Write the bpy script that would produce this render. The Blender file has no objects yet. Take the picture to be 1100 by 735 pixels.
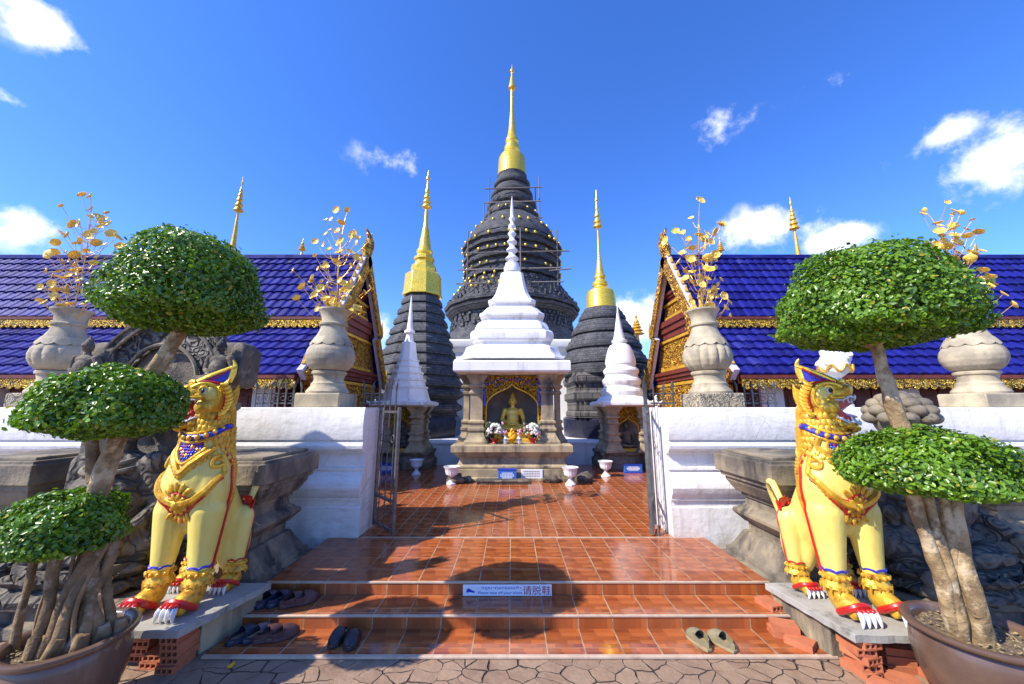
import bpy, bmesh, math, random
import numpy as np
from mathutils import Vector, Matrix, Euler
from mathutils.bvhtree import BVHTree
from mathutils import noise as mnoise

random.seed(7)
PI = math.pi
R = math.radians
scene = bpy.context.scene
COL = scene.collection

# ------------------------------------------------------------------ camera
CAM_Z = 1.915
F = 390.0
TH = R(10.2)
CT, ST = math.cos(TH), math.sin(TH)
cam_d = bpy.data.cameras.new('Camera')
cam = bpy.data.objects.new('Camera', cam_d)
COL.objects.link(cam)
cam_d.sensor_width = 36
cam_d.lens = 36 * F / 1100
cam_d.clip_start = 0.05
cam_d.clip_end = 3000
cam.location = (0, 0, CAM_Z)
cam.rotation_euler = (R(90) + TH, 0, 0)
scene.camera = cam

# ------------------------------------------------------------------ world, sun, exposure
SUN_DIR = Vector((.94, .48, -1.0)).normalized()      # the way the light travels
world = bpy.data.worlds.new('World')
scene.world = world
world.use_nodes = True
wn = world.node_tree
wn.nodes.clear()


def wnode(t, **kw):
    n = wn.nodes.new(t)
    for k, v in kw.items():
        setattr(n, k, v)
    return n


def wmath(op, a, b=None, c=None, clamp=False):
    n = wnode('ShaderNodeMath', operation=op, use_clamp=clamp)
    for i, v in enumerate((a, b, c)):
        if v is None:
            continue
        if isinstance(v, (int, float)):
            n.inputs[i].default_value = v
        else:
            wn.links.new(v, n.inputs[i])
    return n.outputs[0]


sky = wnode('ShaderNodeTexSky', sky_type='NISHITA')
sky.sun_disc = False
sky.sun_elevation = math.asin(-SUN_DIR.z)
sky.sun_rotation = math.atan2(-SUN_DIR.x, -SUN_DIR.y)
sky.altitude = 400
sky.air_density = 1.0
sky.dust_density = 0.25
sky.ozone_density = 3.0
hs = wnode('ShaderNodeHueSaturation')
hs.inputs['Saturation'].default_value = 1.2
hs.inputs['Value'].default_value = 1.0
wn.links.new(sky.outputs[0], hs.inputs['Color'])
tint = wnode('ShaderNodeMix', data_type='RGBA', blend_type='MULTIPLY')
tint.inputs[0].default_value = 1.0
wn.links.new(hs.outputs[0], tint.inputs[6])
tint.inputs[7].default_value = (.68, 0.80, 1.22, 1)
tc = wnode('ShaderNodeTexCoord')
cn = wnode('ShaderNodeTexNoise')
cn.inputs['Scale'].default_value = 7.0
cn.inputs['Detail'].default_value = 12
cn.inputs['Roughness'].default_value = 0.62
wn.links.new(tc.outputs['Generated'], cn.inputs['Vector'])


def ray(px, py):
    u, v = (px - 550) / F, (py - 367.5) / F
    return Vector((u, CT + v * ST, ST - v * CT)).normalized()


CLOUDS = [(40, 18, 46, 26, 1.0), (8, 107, 28, 15, .7), (22, 234, 66, 34, .8), (432, 176, 38, 17, .62),
          (772, 139, 34, 24, .68), (1030, 140, 60, 26, .8), (1082, 168, 62, 52, 1.0), (832, 245, 60, 25, .95),
          (898, 256, 42, 18, .8), (922, 74, 50, 15, .52), (686, 345, 44, 34, .9), (410, 356, 20, 30, 1.0),
          (-150, 120, 120, 60, .9), (1300, 220, 130, 60, .9), (600, -260, 160, 60, .6)]
total = None
for (px, py, a, b, amp) in CLOUDS:
    d = ray(px, py)
    ex = d.cross(Vector((0, 0, 1))).normalized()
    ey = ex.cross(d).normalized()
    fx = (1 + ((px - 550) / F) ** 2) ** .5
    stx = a / F / fx / fx ** .5
    sty = b / F / fx
    sub = wnode('ShaderNodeVectorMath', operation='SUBTRACT')
    wn.links.new(tc.outputs['Generated'], sub.inputs[0])
    sub.inputs[1].default_value = d
    dx = wnode('ShaderNodeVectorMath', operation='DOT_PRODUCT')
    wn.links.new(sub.outputs[0], dx.inputs[0])
    dx.inputs[1].default_value = ex / stx
    dy = wnode('ShaderNodeVectorMath', operation='DOT_PRODUCT')
    wn.links.new(sub.outputs[0], dy.inputs[0])
    dy.inputs[1].default_value = ey / sty
    r2 = wmath('SQRT', wmath('ADD', wmath('MULTIPLY', dx.outputs['Value'], dx.outputs['Value']),
                             wmath('MULTIPLY', dy.outputs['Value'], dy.outputs['Value'])))
    m = wmath('MULTIPLY', wmath('SUBTRACT', 1.0, wmath('MULTIPLY', r2, .62), clamp=True), amp * 1.35)
    total = m if total is None else wmath('MAXIMUM', total, m)
dens = wmath('ADD', total, wmath('MULTIPLY', wmath('SUBTRACT', cn.outputs[0], 0.5), 3.6))
mr = wnode('ShaderNodeMapRange', interpolation_type='SMOOTHSTEP')
wn.links.new(dens, mr.inputs[0])
mr.inputs[1].default_value = 0.5
mr.inputs[2].default_value = 1.25
gate = wmath('MULTIPLY', mr.outputs[0], wmath('MULTIPLY', total, 1.6, clamp=True), clamp=True)
cmix = wnode('ShaderNodeMix', data_type='RGBA')
wn.links.new(gate, cmix.inputs[0])
wn.links.new(tint.outputs[2], cmix.inputs[6])
cmix.inputs[7].default_value = (5.2, 5.3, 5.6, 1)
bg = wnode('ShaderNodeBackground')
bg.inputs['Strength'].default_value = 0.15
wn.links.new(cmix.outputs[2], bg.inputs['Color'])
wo = wnode('ShaderNodeOutputWorld')
wn.links.new(bg.outputs[0], wo.inputs['Surface'])

sun_d = bpy.data.lights.new('sun', 'SUN')
sun_d.energy = 3.9
sun_d.angle = R(0.53)
sun_d.color = (1.0, 0.93, 0.82)
sun = bpy.data.objects.new('sun', sun_d)
COL.objects.link(sun)
sun.rotation_euler = SUN_DIR.to_track_quat('-Z', 'Y').to_euler()

vs = scene.view_settings
vs.view_transform = 'Standard'
vs.look = 'None'
vs.exposure = 0.88
vs.gamma = 1.0
vs.use_curve_mapping = False
scene.cycles.max_bounces = 6
scene.cycles.use_denoising = True


# ------------------------------------------------------------------ placing helpers
def zat(py, Y):
    """height of the point seen at picture row py at distance Y"""
    return CAM_Z + Y * math.tan(TH + math.atan((367.5 - py) / F))


def at(px, py, Y):
    z = zat(py, Y)
    zc = Y * CT + (z - CAM_Z) * ST
    return Vector(((px - 550) * zc / F, Y, z))


# ------------------------------------------------------------------ materials
def new_mat(name):
    m = bpy.data.materials.new(name)
    m.use_nodes = True
    nt = m.node_tree
    b = nt.nodes['Principled BSDF']
    return m, nt, b


class NT:
    def __init__(self, nt):
        self.nt = nt

    def n(self, t, **kw):
        x = self.nt.nodes.new(t)
        for k, v in kw.items():
            setattr(x, k, v)
        return x

    def link(self, a, b):
        self.nt.links.new(a, b)

    def math(self, op, a, b=None, c=None, clamp=False):
        x = self.n('ShaderNodeMath', operation=op, use_clamp=clamp)
        for i, v in enumerate((a, b, c)):
            if v is None:
                continue
            if isinstance(v, (int, float)):
                x.inputs[i].default_value = v
            else:
                self.link(v, x.inputs[i])
        return x.outputs[0]

    def coords(self, scale=(1, 1, 1), rand=True):
        t = self.n('ShaderNodeTexCoord')
        out = t.outputs['Object']
        if rand:
            oi = self.n('ShaderNodeObjectInfo')
            v = self.n('ShaderNodeVectorMath', operation='ADD')
            sc = self.math('MULTIPLY', oi.outputs['Random'], 13.0)
            self.link(out, v.inputs[0])
            self.link(sc, v.inputs[1])
            out = v.outputs[0]
        if scale != (1, 1, 1):
            v = self.n('ShaderNodeVectorMath', operation='MULTIPLY')
            self.link(out, v.inputs[0])
            v.inputs[1].default_value = scale
            out = v.outputs[0]
        return out

    def noise(self, vec, scale, detail=6, rough=.6, dist=0):
        x = self.n('ShaderNodeTexNoise')
        x.inputs['Scale'].default_value = scale
        x.inputs['Detail'].default_value = detail
        x.inputs['Roughness'].default_value = rough
        x.inputs['Distortion'].default_value = dist
        self.link(vec, x.inputs['Vector'])
        return x.outputs[0]

    def rng(self, v, a, b, lo=0.0, hi=1.0, smooth=False):
        x = self.n('ShaderNodeMapRange')
        if smooth:
            x.interpolation_type = 'SMOOTHSTEP'
        self.link(v, x.inputs[0])
        for i, q in enumerate((a, b, lo, hi)):
            x.inputs[i + 1].default_value = q
        return x.outputs[0]

    def mix(self, f, a, b, mode='MIX'):
        x = self.n('ShaderNodeMix', data_type='RGBA', blend_type=mode)
        for i, v in ((0, f), (6, a), (7, b)):
            if isinstance(v, (int, float)):
                x.inputs[i].default_value = v
            elif isinstance(v, tuple):
                x.inputs[i].default_value = v if len(v) == 4 else v + (1,)
            else:
                self.link(v, x.inputs[i])
        return x.outputs[2]

    def bump(self, h, strength, dist, b, prev=None):
        x = self.n('ShaderNodeBump')
        x.inputs['Strength'].default_value = strength
        x.inputs['Distance'].default_value = dist
        self.link(h, x.inputs['Height'])
        if prev is not None:
            self.link(prev, x.inputs['Normal'])
        if b is not None:
            self.link(x.outputs[0], b.inputs['Normal'])
        return x.outputs[0]


def mat(name, col, col2=None, rough=.6, metal=0.0, ns=4.0, lo=.35, hi=.65, bump=.0, bs=40.0, bd=.01,
        dirt=None, ds=2.0, dlo=.5, dhi=.7, streak=False, coat=0.0, spec=.5, rvar=.1):
    m, nt, b = new_mat(name)
    k = NT(nt)
    co = k.coords()
    c = None
    n1 = k.noise(co, ns)
    c = k.mix(k.rng(n1, lo, hi), col, col2 if col2 else col)
    if dirt:
        dc = k.coords((1, 1, .16)) if streak else co
        n2 = k.noise(dc, ds, 8, .65)
        c = k.mix(k.rng(n2, dlo, dhi), c, dirt)
    k.link(c, b.inputs['Base Color'])
    n3 = k.noise(co, ns * 3.1)
    k.link(k.rng(n3, .3, .7, max(0.02, rough - rvar), min(1, rough + rvar)), b.inputs['Roughness'])
    b.inputs['Metallic'].default_value = metal
    b.inputs['Coat Weight'].default_value = coat
    b.inputs['Specular IOR Level'].default_value = spec
    if bump:
        k.bump(k.noise(co, bs, 8, .6), bump, bd, b)
    return m


def carved(name, col, col2, rough, metal, scale, strength=.8, dist=.03, ground=None):
    """ornament carved in relief: rolled scroll lines and bosses"""
    m, nt, b = new_mat(name)
    k = NT(nt)
    co = k.coords()
    nz = k.n('ShaderNodeTexNoise')
    nz.inputs['Scale'].default_value = scale * .5
    k.link(co, nz.inputs['Vector'])
    mixv = k.n('ShaderNodeVectorMath', operation='MULTIPLY_ADD')
    k.link(nz.outputs['Color'], mixv.inputs[0])
    mixv.inputs[1].default_value = (.55 / scale * 4,) * 3
    k.link(co, mixv.inputs[2])
    vo = k.n('ShaderNodeTexVoronoi', feature='F1')
    vo.inputs['Scale'].default_value = scale
    k.link(mixv.outputs[0], vo.inputs['Vector'])
    rings = k.math('SINE', k.math('MULTIPLY', vo.outputs['Distance'], 17.0))
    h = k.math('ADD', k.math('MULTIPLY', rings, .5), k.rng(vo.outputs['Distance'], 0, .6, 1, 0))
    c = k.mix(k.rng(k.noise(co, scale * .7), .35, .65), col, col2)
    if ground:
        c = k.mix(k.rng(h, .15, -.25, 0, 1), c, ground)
    k.link(c, b.inputs['Base Color'])
    b.inputs['Roughness'].default_value = rough
    b.inputs['Metallic'].default_value = metal
    k.bump(h, strength, dist, b)
    return m


def brickwork(name, col, col2, mortar, bw, bh, rough=.8, bstr=.6):
    m, nt, b = new_mat(name)
    k = NT(nt)
    t = k.n('ShaderNodeTexCoord')
    sep = k.n('ShaderNodeSeparateXYZ')
    k.link(t.outputs['Object'], sep.inputs[0])
    ang = k.math('MULTIPLY', k.math('ARCTAN2', sep.outputs[0], sep.outputs[1]), 2.0)
    cmb = k.n('ShaderNodeCombineXYZ')
    k.link(ang, cmb.inputs[0])
    k.link(sep.outputs[2], cmb.inputs[1])
    br = k.n('ShaderNodeTexBrick')
    br.inputs['Scale'].default_value = 1.0
    br.inputs['Brick Width'].default_value = bw
    br.inputs['Row Height'].default_value = bh
    br.inputs['Mortar Size'].default_value = bh * .1
    br.inputs['Color1'].default_value = col + (1,)
    br.inputs['Color2'].default_value = col2 + (1,)
    br.inputs['Mortar'].default_value = mortar + (1,)
    k.link(cmb.outputs[0], br.inputs['Vector'])
    n = k.noise(t.outputs['Object'], 1.6, 8, .7)
    c = k.mix(k.rng(n, .5, .75, 0, .55), br.outputs['Color'], (.19, .18, .17))
    k.link(c, b.inputs['Base Color'])
    b.inputs['Roughness'].default_value = rough
    p = k.bump(k.math('SUBTRACT', 1.0, br.outputs['Fac']), bstr, .02, None)
    k.bump(k.noise(t.outputs['Object'], 22, 6), .4, .03, b, p)
    return m


def tile_mat(name, size, offx, offy, ax=(0, 1), stripes='b', grout=(.46, .32, .19), gw=.010, rlo=.05, rhi=.19):
    """glazed floor tile printed with little wood planks, pale grout between"""
    m, nt, b = new_mat(name)
    k = NT(nt)
    t = k.n('ShaderNodeTexCoord')
    sep = k.n('ShaderNodeSeparateXYZ')
    k.link(t.outputs['Object'], sep.inputs[0])
    a = k.math('DIVIDE', k.math('ADD', sep.outputs[ax[0]], offx), size[0])
    c = k.math('DIVIDE', k.math('ADD', sep.outputs[ax[1]], offy), size[1])
    ia, ic = k.math('FLOOR', a), k.math('FLOOR', c)
    fa, fc = k.math('FRACT', a), k.math('FRACT', c)
    if stripes == 'a':
        fa, fc = fc, fa

    def wnz(x, y, z=0.0):
        cb = k.n('ShaderNodeCombineXYZ')
        for i, v in enumerate((x, y, z)):
            if isinstance(v, (int, float)):
                cb.inputs[i].default_value = v
            else:
                k.link(v, cb.inputs[i])
        w = k.n('ShaderNodeTexWhiteNoise')
        k.link(cb.outputs[0], w.inputs['Vector'])
        return w.outputs['Value']
    plank = k.math('FLOOR', k.math('MULTIPLY', fc, 6.0))
    sh = wnz(plank, 3.7)
    seg = k.math('FLOOR', k.math('ADD', k.math('MULTIPLY', fa, 2.0), sh))
    v1 = wnz(plank, seg, 1.3)                      # same print on every tile
    v2 = wnz(ia, ic, 5.1)                          # tile to tile
    grain_v = k.n('ShaderNodeVectorMath', operation='MULTIPLY')
    k.link(t.outputs['Object'], grain_v.inputs[0])
    gs = [9, 9, 9]
    gs[ax[1] if stripes == 'b' else ax[0]] = 90
    grain_v.inputs[1].default_value = gs
    g = k.noise(grain_v.outputs[0], 1.0, 4)
    tone = k.math('ADD', k.math('MULTIPLY', v1, .85), k.math('ADD', k.math('MULTIPLY', v2, .14),
                                                         k.math('MULTIPLY', g, .35)))
    base = k.mix(k.rng(tone, .2, 1.15), (.16, .032, .009), (.49, .135, .034))
    big = k.noise(t.outputs['Object'], .9, 5)
    base = k.mix(k.rng(big, .45, .75, 0, .3), base, (.34, .14, .07))
    base = k.mix(k.rng(k.noise(t.outputs['Object'], 6.5, 9, .75), .56, .80, 0, .32), base, (.33, .19, .12))
    # grout
    a0, c0 = k.math('FRACT', a), k.math('FRACT', c)

    def edge(f, w):
        return k.math('LESS_THAN', k.math('MINIMUM', f, k.math('SUBTRACT', 1.0, f)), w)
    ga = edge(a0, gw / size[0] / 2)
    gc = edge(c0, gw / size[1] / 2)
    gm = k.math('MAXIMUM', ga, k.math('MULTIPLY', gc, .55))
    gn = k.noise(t.outputs['Object'], 5.0, 4)
    gcol = k.mix(k.rng(gn, .35, .7), grout, tuple(x * .35 for x in grout))
    col = k.mix(gm, base, gcol)
    k.link(col, b.inputs['Base Color'])
    rn = k.noise(t.outputs['Object'], 2.2, 7, .65)
    rr = k.rng(rn, .3, .75, rlo, rhi)
    k.link(k.math('MAXIMUM', rr, k.math('MULTIPLY', gm, .75)), b.inputs['Roughness'])
    h = k.math('SUBTRACT', k.math('MULTIPLY', k.noise(t.outputs['Object'], 3.4, 2), .9), k.math('MULTIPLY', k.math('MAXIMUM', ga, gc), .5))
    k.bump(h, .28, .006, b)
    return m


M = {}
M['plaster'] = mat('white_lime_plaster', (.84, .815, .765), (.77, .74, .69), .75, ns=2.5, bump=.25, bs=14, bd=.012,
                   dirt=(.46, .41, .34), ds=2.2, dlo=.60, dhi=.86, streak=True)
def wall_mat():
    m, nt, b = new_mat('stained_limewash')
    k = NT(nt)
    t = k.n('ShaderNodeTexCoord')
    co = t.outputs['Object']
    sep = k.n('ShaderNodeSeparateXYZ')
    k.link(co, sep.inputs[0])
    c = k.mix(k.rng(k.noise(co, 1.6, 6), .35, .65), (.85, .825, .77), (.78, .75, .69))
    st = k.noise(k.coords((2.2, 2.2, .22), rand=False), 2.2, 9, .7)
    c = k.mix(k.rng(st, .52, .74, 0, .6), c, (.42, .38, .31))
    ledge = k.math('MULTIPLY', k.rng(k.noise(k.coords((1, 1, 6), rand=False), 2.6, 7, .7), .52, .66), .5)
    c = k.mix(ledge, c, (.50, .46, .38))
    foot = k.math('MULTIPLY', k.rng(sep.outputs[2], .62, .22), k.rng(k.noise(co, 3.4, 8, .7), .40, .64))
    c = k.mix(k.math('MULTIPLY', foot, .65), c, (.40, .34, .25))
    cr = k.n('ShaderNodeTexVoronoi', feature='DISTANCE_TO_EDGE')
    cr.inputs['Scale'].default_value = 1.7
    k.link(k.n('ShaderNodeTexCoord').outputs['Object'], cr.inputs['Vector'])
    hair = k.math('MULTIPLY', k.math('LESS_THAN', cr.outputs['Distance'], .004), k.rng(k.noise(co, 1.4, 3), .52, .58))
    c = k.mix(k.math('MULTIPLY', hair, .6), c, (.33, .30, .26))
    k.link(c, b.inputs['Base Color'])
    b.inputs['Roughness'].default_value = .8
    h = k.math('ADD', k.noise(co, 11, 8), k.math('MULTIPLY', k.noise(co, 2.5, 4), .8))
    k.bump(h, .45, .018, b)
    return m


M['limewash'] = wall_mat()
M['white'] = mat('white_paint', (.84, .825, .80), (.77, .755, .73), .6, ns=3, bump=.3, bs=14, bd=.015,
                 dirt=(.44, .41, .37), ds=3.6, dlo=.52, dhi=.76, streak=True)
M['stone'] = mat('grey_carved_stone', (.29, .235, .15), (.14, .118, .088), .85, ns=2.6, lo=.4, hi=.6, bump=.55, bs=26, bd=.02,
                 dirt=(.045, .04, .036), ds=2.6, dlo=.48, dhi=.62, streak=True)
M['sandstone'] = mat('buff_sandstone', (.47, .37, .21), (.30, .235, .145), .85, ns=3.0, lo=.4, hi=.6, bump=.45, bs=30, bd=.012,
                     dirt=(.07, .06, .048), ds=3.0, dlo=.50, dhi=.68, streak=True)
M['vase_stone'] = mat('pale_buff_stone', (.50, .42, .27), (.33, .28, .19), .82, ns=3.4, lo=.4, hi=.6, bump=.4, bs=28, bd=.012,
                      dirt=(.12, .10, .075), ds=2.6, dlo=.52, dhi=.74, streak=True)
M['dark_stone'] = mat('blackened_statue_stone', (.17, .135, .095), (.055, .048, .040), .85, ns=3.4, lo=.4, hi=.6, bump=.9, bs=38, bd=.02,
                      dirt=(.26, .22, .15), ds=6, dlo=.54, dhi=.64)
M['statue_stone'] = carved('carved_statue_stone', (.19, .155, .105), (.08, .068, .052), .85, 0, 6.5, .6, .035, (.05, .044, .037))
M['plinth_carved'] = carved('carved_vase_plinth', (.44, .37, .25), (.30, .255, .175), .85, 0, 13, .7, .02, (.16, .135, .10))
M['carved_stone'] = carved('carved_arch_stone', (.24, .215, .175), (.10, .09, .08), .85, 0, 8.5, 1.0, .05, (.035, .032, .03))
M['gold'] = mat('gold_leaf', (.98, .68, .09), (.90, .56, .05), .30, .6, ns=7, bump=.25, bs=30, bd=.01)
M['gold_paint'] = mat('gold_paint', (.86, .53, .055), (.70, .37, .03), .34, .4, ns=9, bump=.4, bs=45, bd=.012,
                      dirt=(.33, .12, .02), ds=16, dlo=.52, dhi=.70)
M['gold_bright'] = mat('bright_gilding', (.95, .66, .12), (.88, .56, .07), .28, .15, ns=7, bump=.2, bs=30, coat=.3)
M['gold_carved'] = carved('carved_gilt_panel', (.85, .50, .06), (.65, .32, .03), .35, .5, 9, 1.0, .05, (.22, .05, .012))
M['gold_fret'] = carved('gilt_fretwork', (.88, .58, .06), (.70, .38, .03), .35, .5, 16, 1.0, .04, (.10, .05, .02))
M['lion_yellow'] = mat('pale_yellow_enamel', (.84, .70, .18), (.78, .62, .13), .42, 0, ns=3, bump=.10, bs=22, bd=.01,
                       dirt=(.44, .32, .10), ds=6, dlo=.53, dhi=.76, streak=True, coat=.1)
M['red'] = mat('red_enamel', (.55, .018, .014), (.42, .01, .01), .35, ns=12, coat=.3)
M['maroon'] = mat('maroon_painted_wood', (.19, .032, .015), (.11, .018, .010), .55, ns=6, bump=.2, bs=30)
M['door_red'] = mat('red_brown_door', (.20, .055, .025), (.14, .035, .018), .45, ns=5)
M['silver'] = mat('silver_paint', (.78, .79, .80), (.60, .61, .63), .33, .25, ns=20)
M['claw'] = mat('white_claw_enamel', (.82, .82, .80), (.70, .70, .69), .35, ns=10)
M['black'] = mat('black_enamel', (.012, .012, .014), (.03, .03, .03), .3, ns=8)
M['blue_enamel'] = mat('blue_mirror_mosaic', (.03, .05, .55), (.06, .03, .35), .2, .3, ns=30, lo=.45, hi=.55, bump=.5, bs=50)
M['soil'] = mat('dry_soil', (.10, .065, .04), (.22, .16, .09), .95, ns=45, bump=1.0, bs=60, bd=.02)
M['bark'] = mat('ficus_bark', (.40, .275, .13), (.20, .13, .06), .85, ns=7, lo=.42, hi=.58, bump=1.0, bs=22, bd=.02,
                dirt=(.54, .42, .25), ds=6, dlo=.50, dhi=.58)
M['bark_dark'] = mat('old_ficus_bark', (.29, .18, .08), (.13, .08, .035), .85, ns=8, bump=.9, bs=20, bd=.025,
                     dirt=(.36, .28, .18), ds=9, dlo=.55, dhi=.65)
M['pot'] = mat('brown_glazed_pot', (.150, .088, .058), (.095, .055, .038), .32, ns=3, bump=.25, bs=9, bd=.01,
               dirt=(.30, .22, .17), ds=4, dlo=.6, dhi=.85, streak=True, coat=.2)
M['iron'] = mat('grey_painted_iron', (.13, .135, .14), (.08, .082, .085), .42, .5, ns=18, dirt=(.22, .12, .07), ds=14, dlo=.6, dhi=.75)
M['iron_light'] = mat('silver_painted_iron', (.20, .195, .19), (.12, .115, .11), .4, .6, ns=14)
M['concrete'] = mat('weathered_concrete_slab', (.40, .385, .33), (.30, .285, .24), .85, ns=4, bump=.5, bs=50, bd=.008,
                    dirt=(.14, .13, .10), ds=6, dlo=.55, dhi=.72)
M['clay'] = mat('raw_clay_brick', (.50, .165, .07), (.41, .12, .05), .88, ns=9, bump=.4, bs=60, bd=.004,
                dirt=(.30, .12, .07), ds=8, dlo=.58, dhi=.75)
M['chedi_dark'] = brickwork('black_brick_scales', (.105, .105, .110), (.045, .046, .050), (.022, .022, .024), .16, .085, bstr=1.0)
M['chedi_grey'] = brickwork('grey_stone_blocks', (.16, .145, .13), (.10, .092, .085), (.03, .028, .026), .35, .2)
M['chedi_navy'] = mat('blue_black_glaze', (.012, .013, .03), (.02, .02, .035), .28, ns=2, bump=.2, bs=9)
M['lavender'] = mat('pale_lavender_trim', (.52, .47, .62), (.60, .56, .62), .5, ns=8)
M['blue_sign'] = mat('blue_board', (.03, .12, .48), (.04, .15, .52), .4, ns=5)
M['sign_white'] = mat('white_sign_plate', (.80, .82, .86), (.74, .76, .80), .35, ns=8)
M['ink_blue'] = mat('blue_ink', (.015, .045, .40), (.015, .045, .40), .5)
M['ink_red'] = mat('red_ink', (.34, .02, .05), (.34, .02, .05), .5)
M['trim'] = mat('beige_step_nosing', (.56, .42, .30), (.44, .32, .22), .55, ns=7, dirt=(.25, .17, .12), ds=6, dlo=.55, dhi=.75)
M['bamboo'] = mat('grey_bamboo', (.24, .21, .18), (.15, .13, .11), .8, ns=10)
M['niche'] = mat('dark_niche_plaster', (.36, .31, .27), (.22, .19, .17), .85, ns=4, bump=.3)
M['petal_white'] = mat('white_petals', (.80, .80, .74), (.70, .74, .60), .7, ns=30)
M['petal_yellow'] = mat('yellow_marigold_petals', (.85, .50, .02), (.75, .35, .01), .7, ns=30)
M['petal_pink'] = mat('pink_petals', (.72, .25, .40), (.75, .45, .55), .7, ns=30)
M['leaf_dark'] = mat('cut_flower_leaves', (.03, .10, .03), (.05, .14, .04), .6, ns=30)
M['red_cloth'] = mat('red_bowl_glaze', (.45, .02, .02), (.35, .015, .015), .4)
M['shoe_black'] = mat('black_leather', (.018, .018, .022), (.03, .03, .034), .45, ns=9, bump=.2, bs=60, bd=.003)
M['shoe_navy'] = mat('navy_rubber', (.012, .016, .04), (.02, .025, .06), .5, ns=9, bump=.2, bs=60, bd=.003)
M['shoe_maroon'] = mat('dark_maroon_leather', (.07, .022, .022), (.11, .045, .04), .5, ns=9, bump=.2, bs=60, bd=.003)
M['shoe_khaki'] = mat('khaki_canvas', (.24, .20, .11), (.18, .15, .08), .8, ns=12, bump=.3, bs=80, bd=.003)
M['insole'] = mat('tan_insole', (.34, .26, .13), (.26, .20, .10), .8, ns=12)
M['porcelain'] = mat('white_porcelain', (.78, .79, .80), (.70, .71, .73), .4, ns=8, bump=.4, bs=25, bd=.01)


def leaf_mat(name, c1, c2, c3):
    m, nt, b = new_mat(name)
    k = NT(nt)
    g = k.n('ShaderNodeNewGeometry')
    r = g.outputs['Random Per Island']
    c = k.mix(k.rng(r, 0, .75), c1, c2)
    c = k.mix(k.rng(r, .86, .88, 0, .6), c, tuple(min(1, x * 1.5 + .03) for x in c2[:2]) + (c2[2],))
    c = k.mix(k.rng(r, .97, .975), c, c3)
    co = k.coords()
    c = k.mix(k.rng(k.noise(co, 5.0, 4), .42, .66, 0, .6), c, tuple(x * 1.45 for x in c2))
    k.link(c, b.inputs['Base Color'])
    b.inputs['Roughness'].default_value = .33
    b.inputs['Specular IOR Level'].default_value = .55
    b.inputs['Transmission Weight'].default_value = 0
    tr = k.n('ShaderNodeBsdfTranslucent')
    k.link(k.mix(1.0, c, (1.6, 1.7, .5, 1), 'MULTIPLY'), tr.inputs[0])
    ms = k.n('ShaderNodeMixShader')
    ms.inputs[0].default_value = .22
    out = nt.nodes['Material Output']
    k.link(b.outputs[0], ms.inputs[1])
    k.link(tr.outputs[0], ms.inputs[2])
    k.link(ms.outputs[0], out.inputs['Surface'])
    return m


M['leaf'] = leaf_mat('small_glossy_leaves', (.032, .080, .008), (.125, .245, .016), (.45, .33, .03))
M['leaf_bright'] = leaf_mat('fresh_glossy_leaves', (.030, .085, .007), (.135, .255, .016), (.45, .33, .03))


def roof_mat(name, z0, dz):
    """glazed tiles: each tile its own tone, dusty streaks running down"""
    m, nt, b = new_mat(name)
    k = NT(nt)
    co = k.coords(rand=False)
    sep = k.n('ShaderNodeSeparateXYZ')
    k.link(co, sep.inputs[0])
    cb = k.n('ShaderNodeCombineXYZ')
    k.link(k.math('FLOOR', k.math('DIVIDE', k.math('ADD', sep.outputs[0], .058), .23)), cb.inputs[0])
    k.link(k.math('FLOOR', k.math('DIVIDE', k.math('SUBTRACT', sep.outputs[2], z0), dz)), cb.inputs[1])
    w = k.n('ShaderNodeTexWhiteNoise')
    k.link(cb.outputs[0], w.inputs['Vector'])
    c = k.mix(w.outputs['Value'], (.008, .008, .105), (.015, .017, .20))
    c = k.mix(k.rng(w.outputs['Value'], .93, .95, 0, .6), c, (.035, .04, .20))
    c = k.mix(k.rng(k.noise(k.coords((1, 3, .5), rand=False), 1.3, 7, .7), .54, .8, 0, .5), c, (.045, .045, .10))
    c = k.mix(k.rng(k.noise(co, 26, 5, .7), .62, .75, 0, .4), c, (.08, .08, .14))
    k.link(c, b.inputs['Base Color'])
    b.inputs['Specular IOR Level'].default_value = .22
    k.link(k.math('ADD', k.rng(k.noise(co, 3.3, 5), .3, .7, .30, .52), k.math('MULTIPLY', w.outputs['Value'], .12)), b.inputs['Roughness'])
    k.bump(k.noise(co, 6, 4), .3, .02, b)
    return m


M['roof'] = roof_mat('ultramarine_upper_tiles', 3.98, .2512)
M['roof_low'] = roof_mat('ultramarine_lower_tiles', 2.53, .1957)


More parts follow.
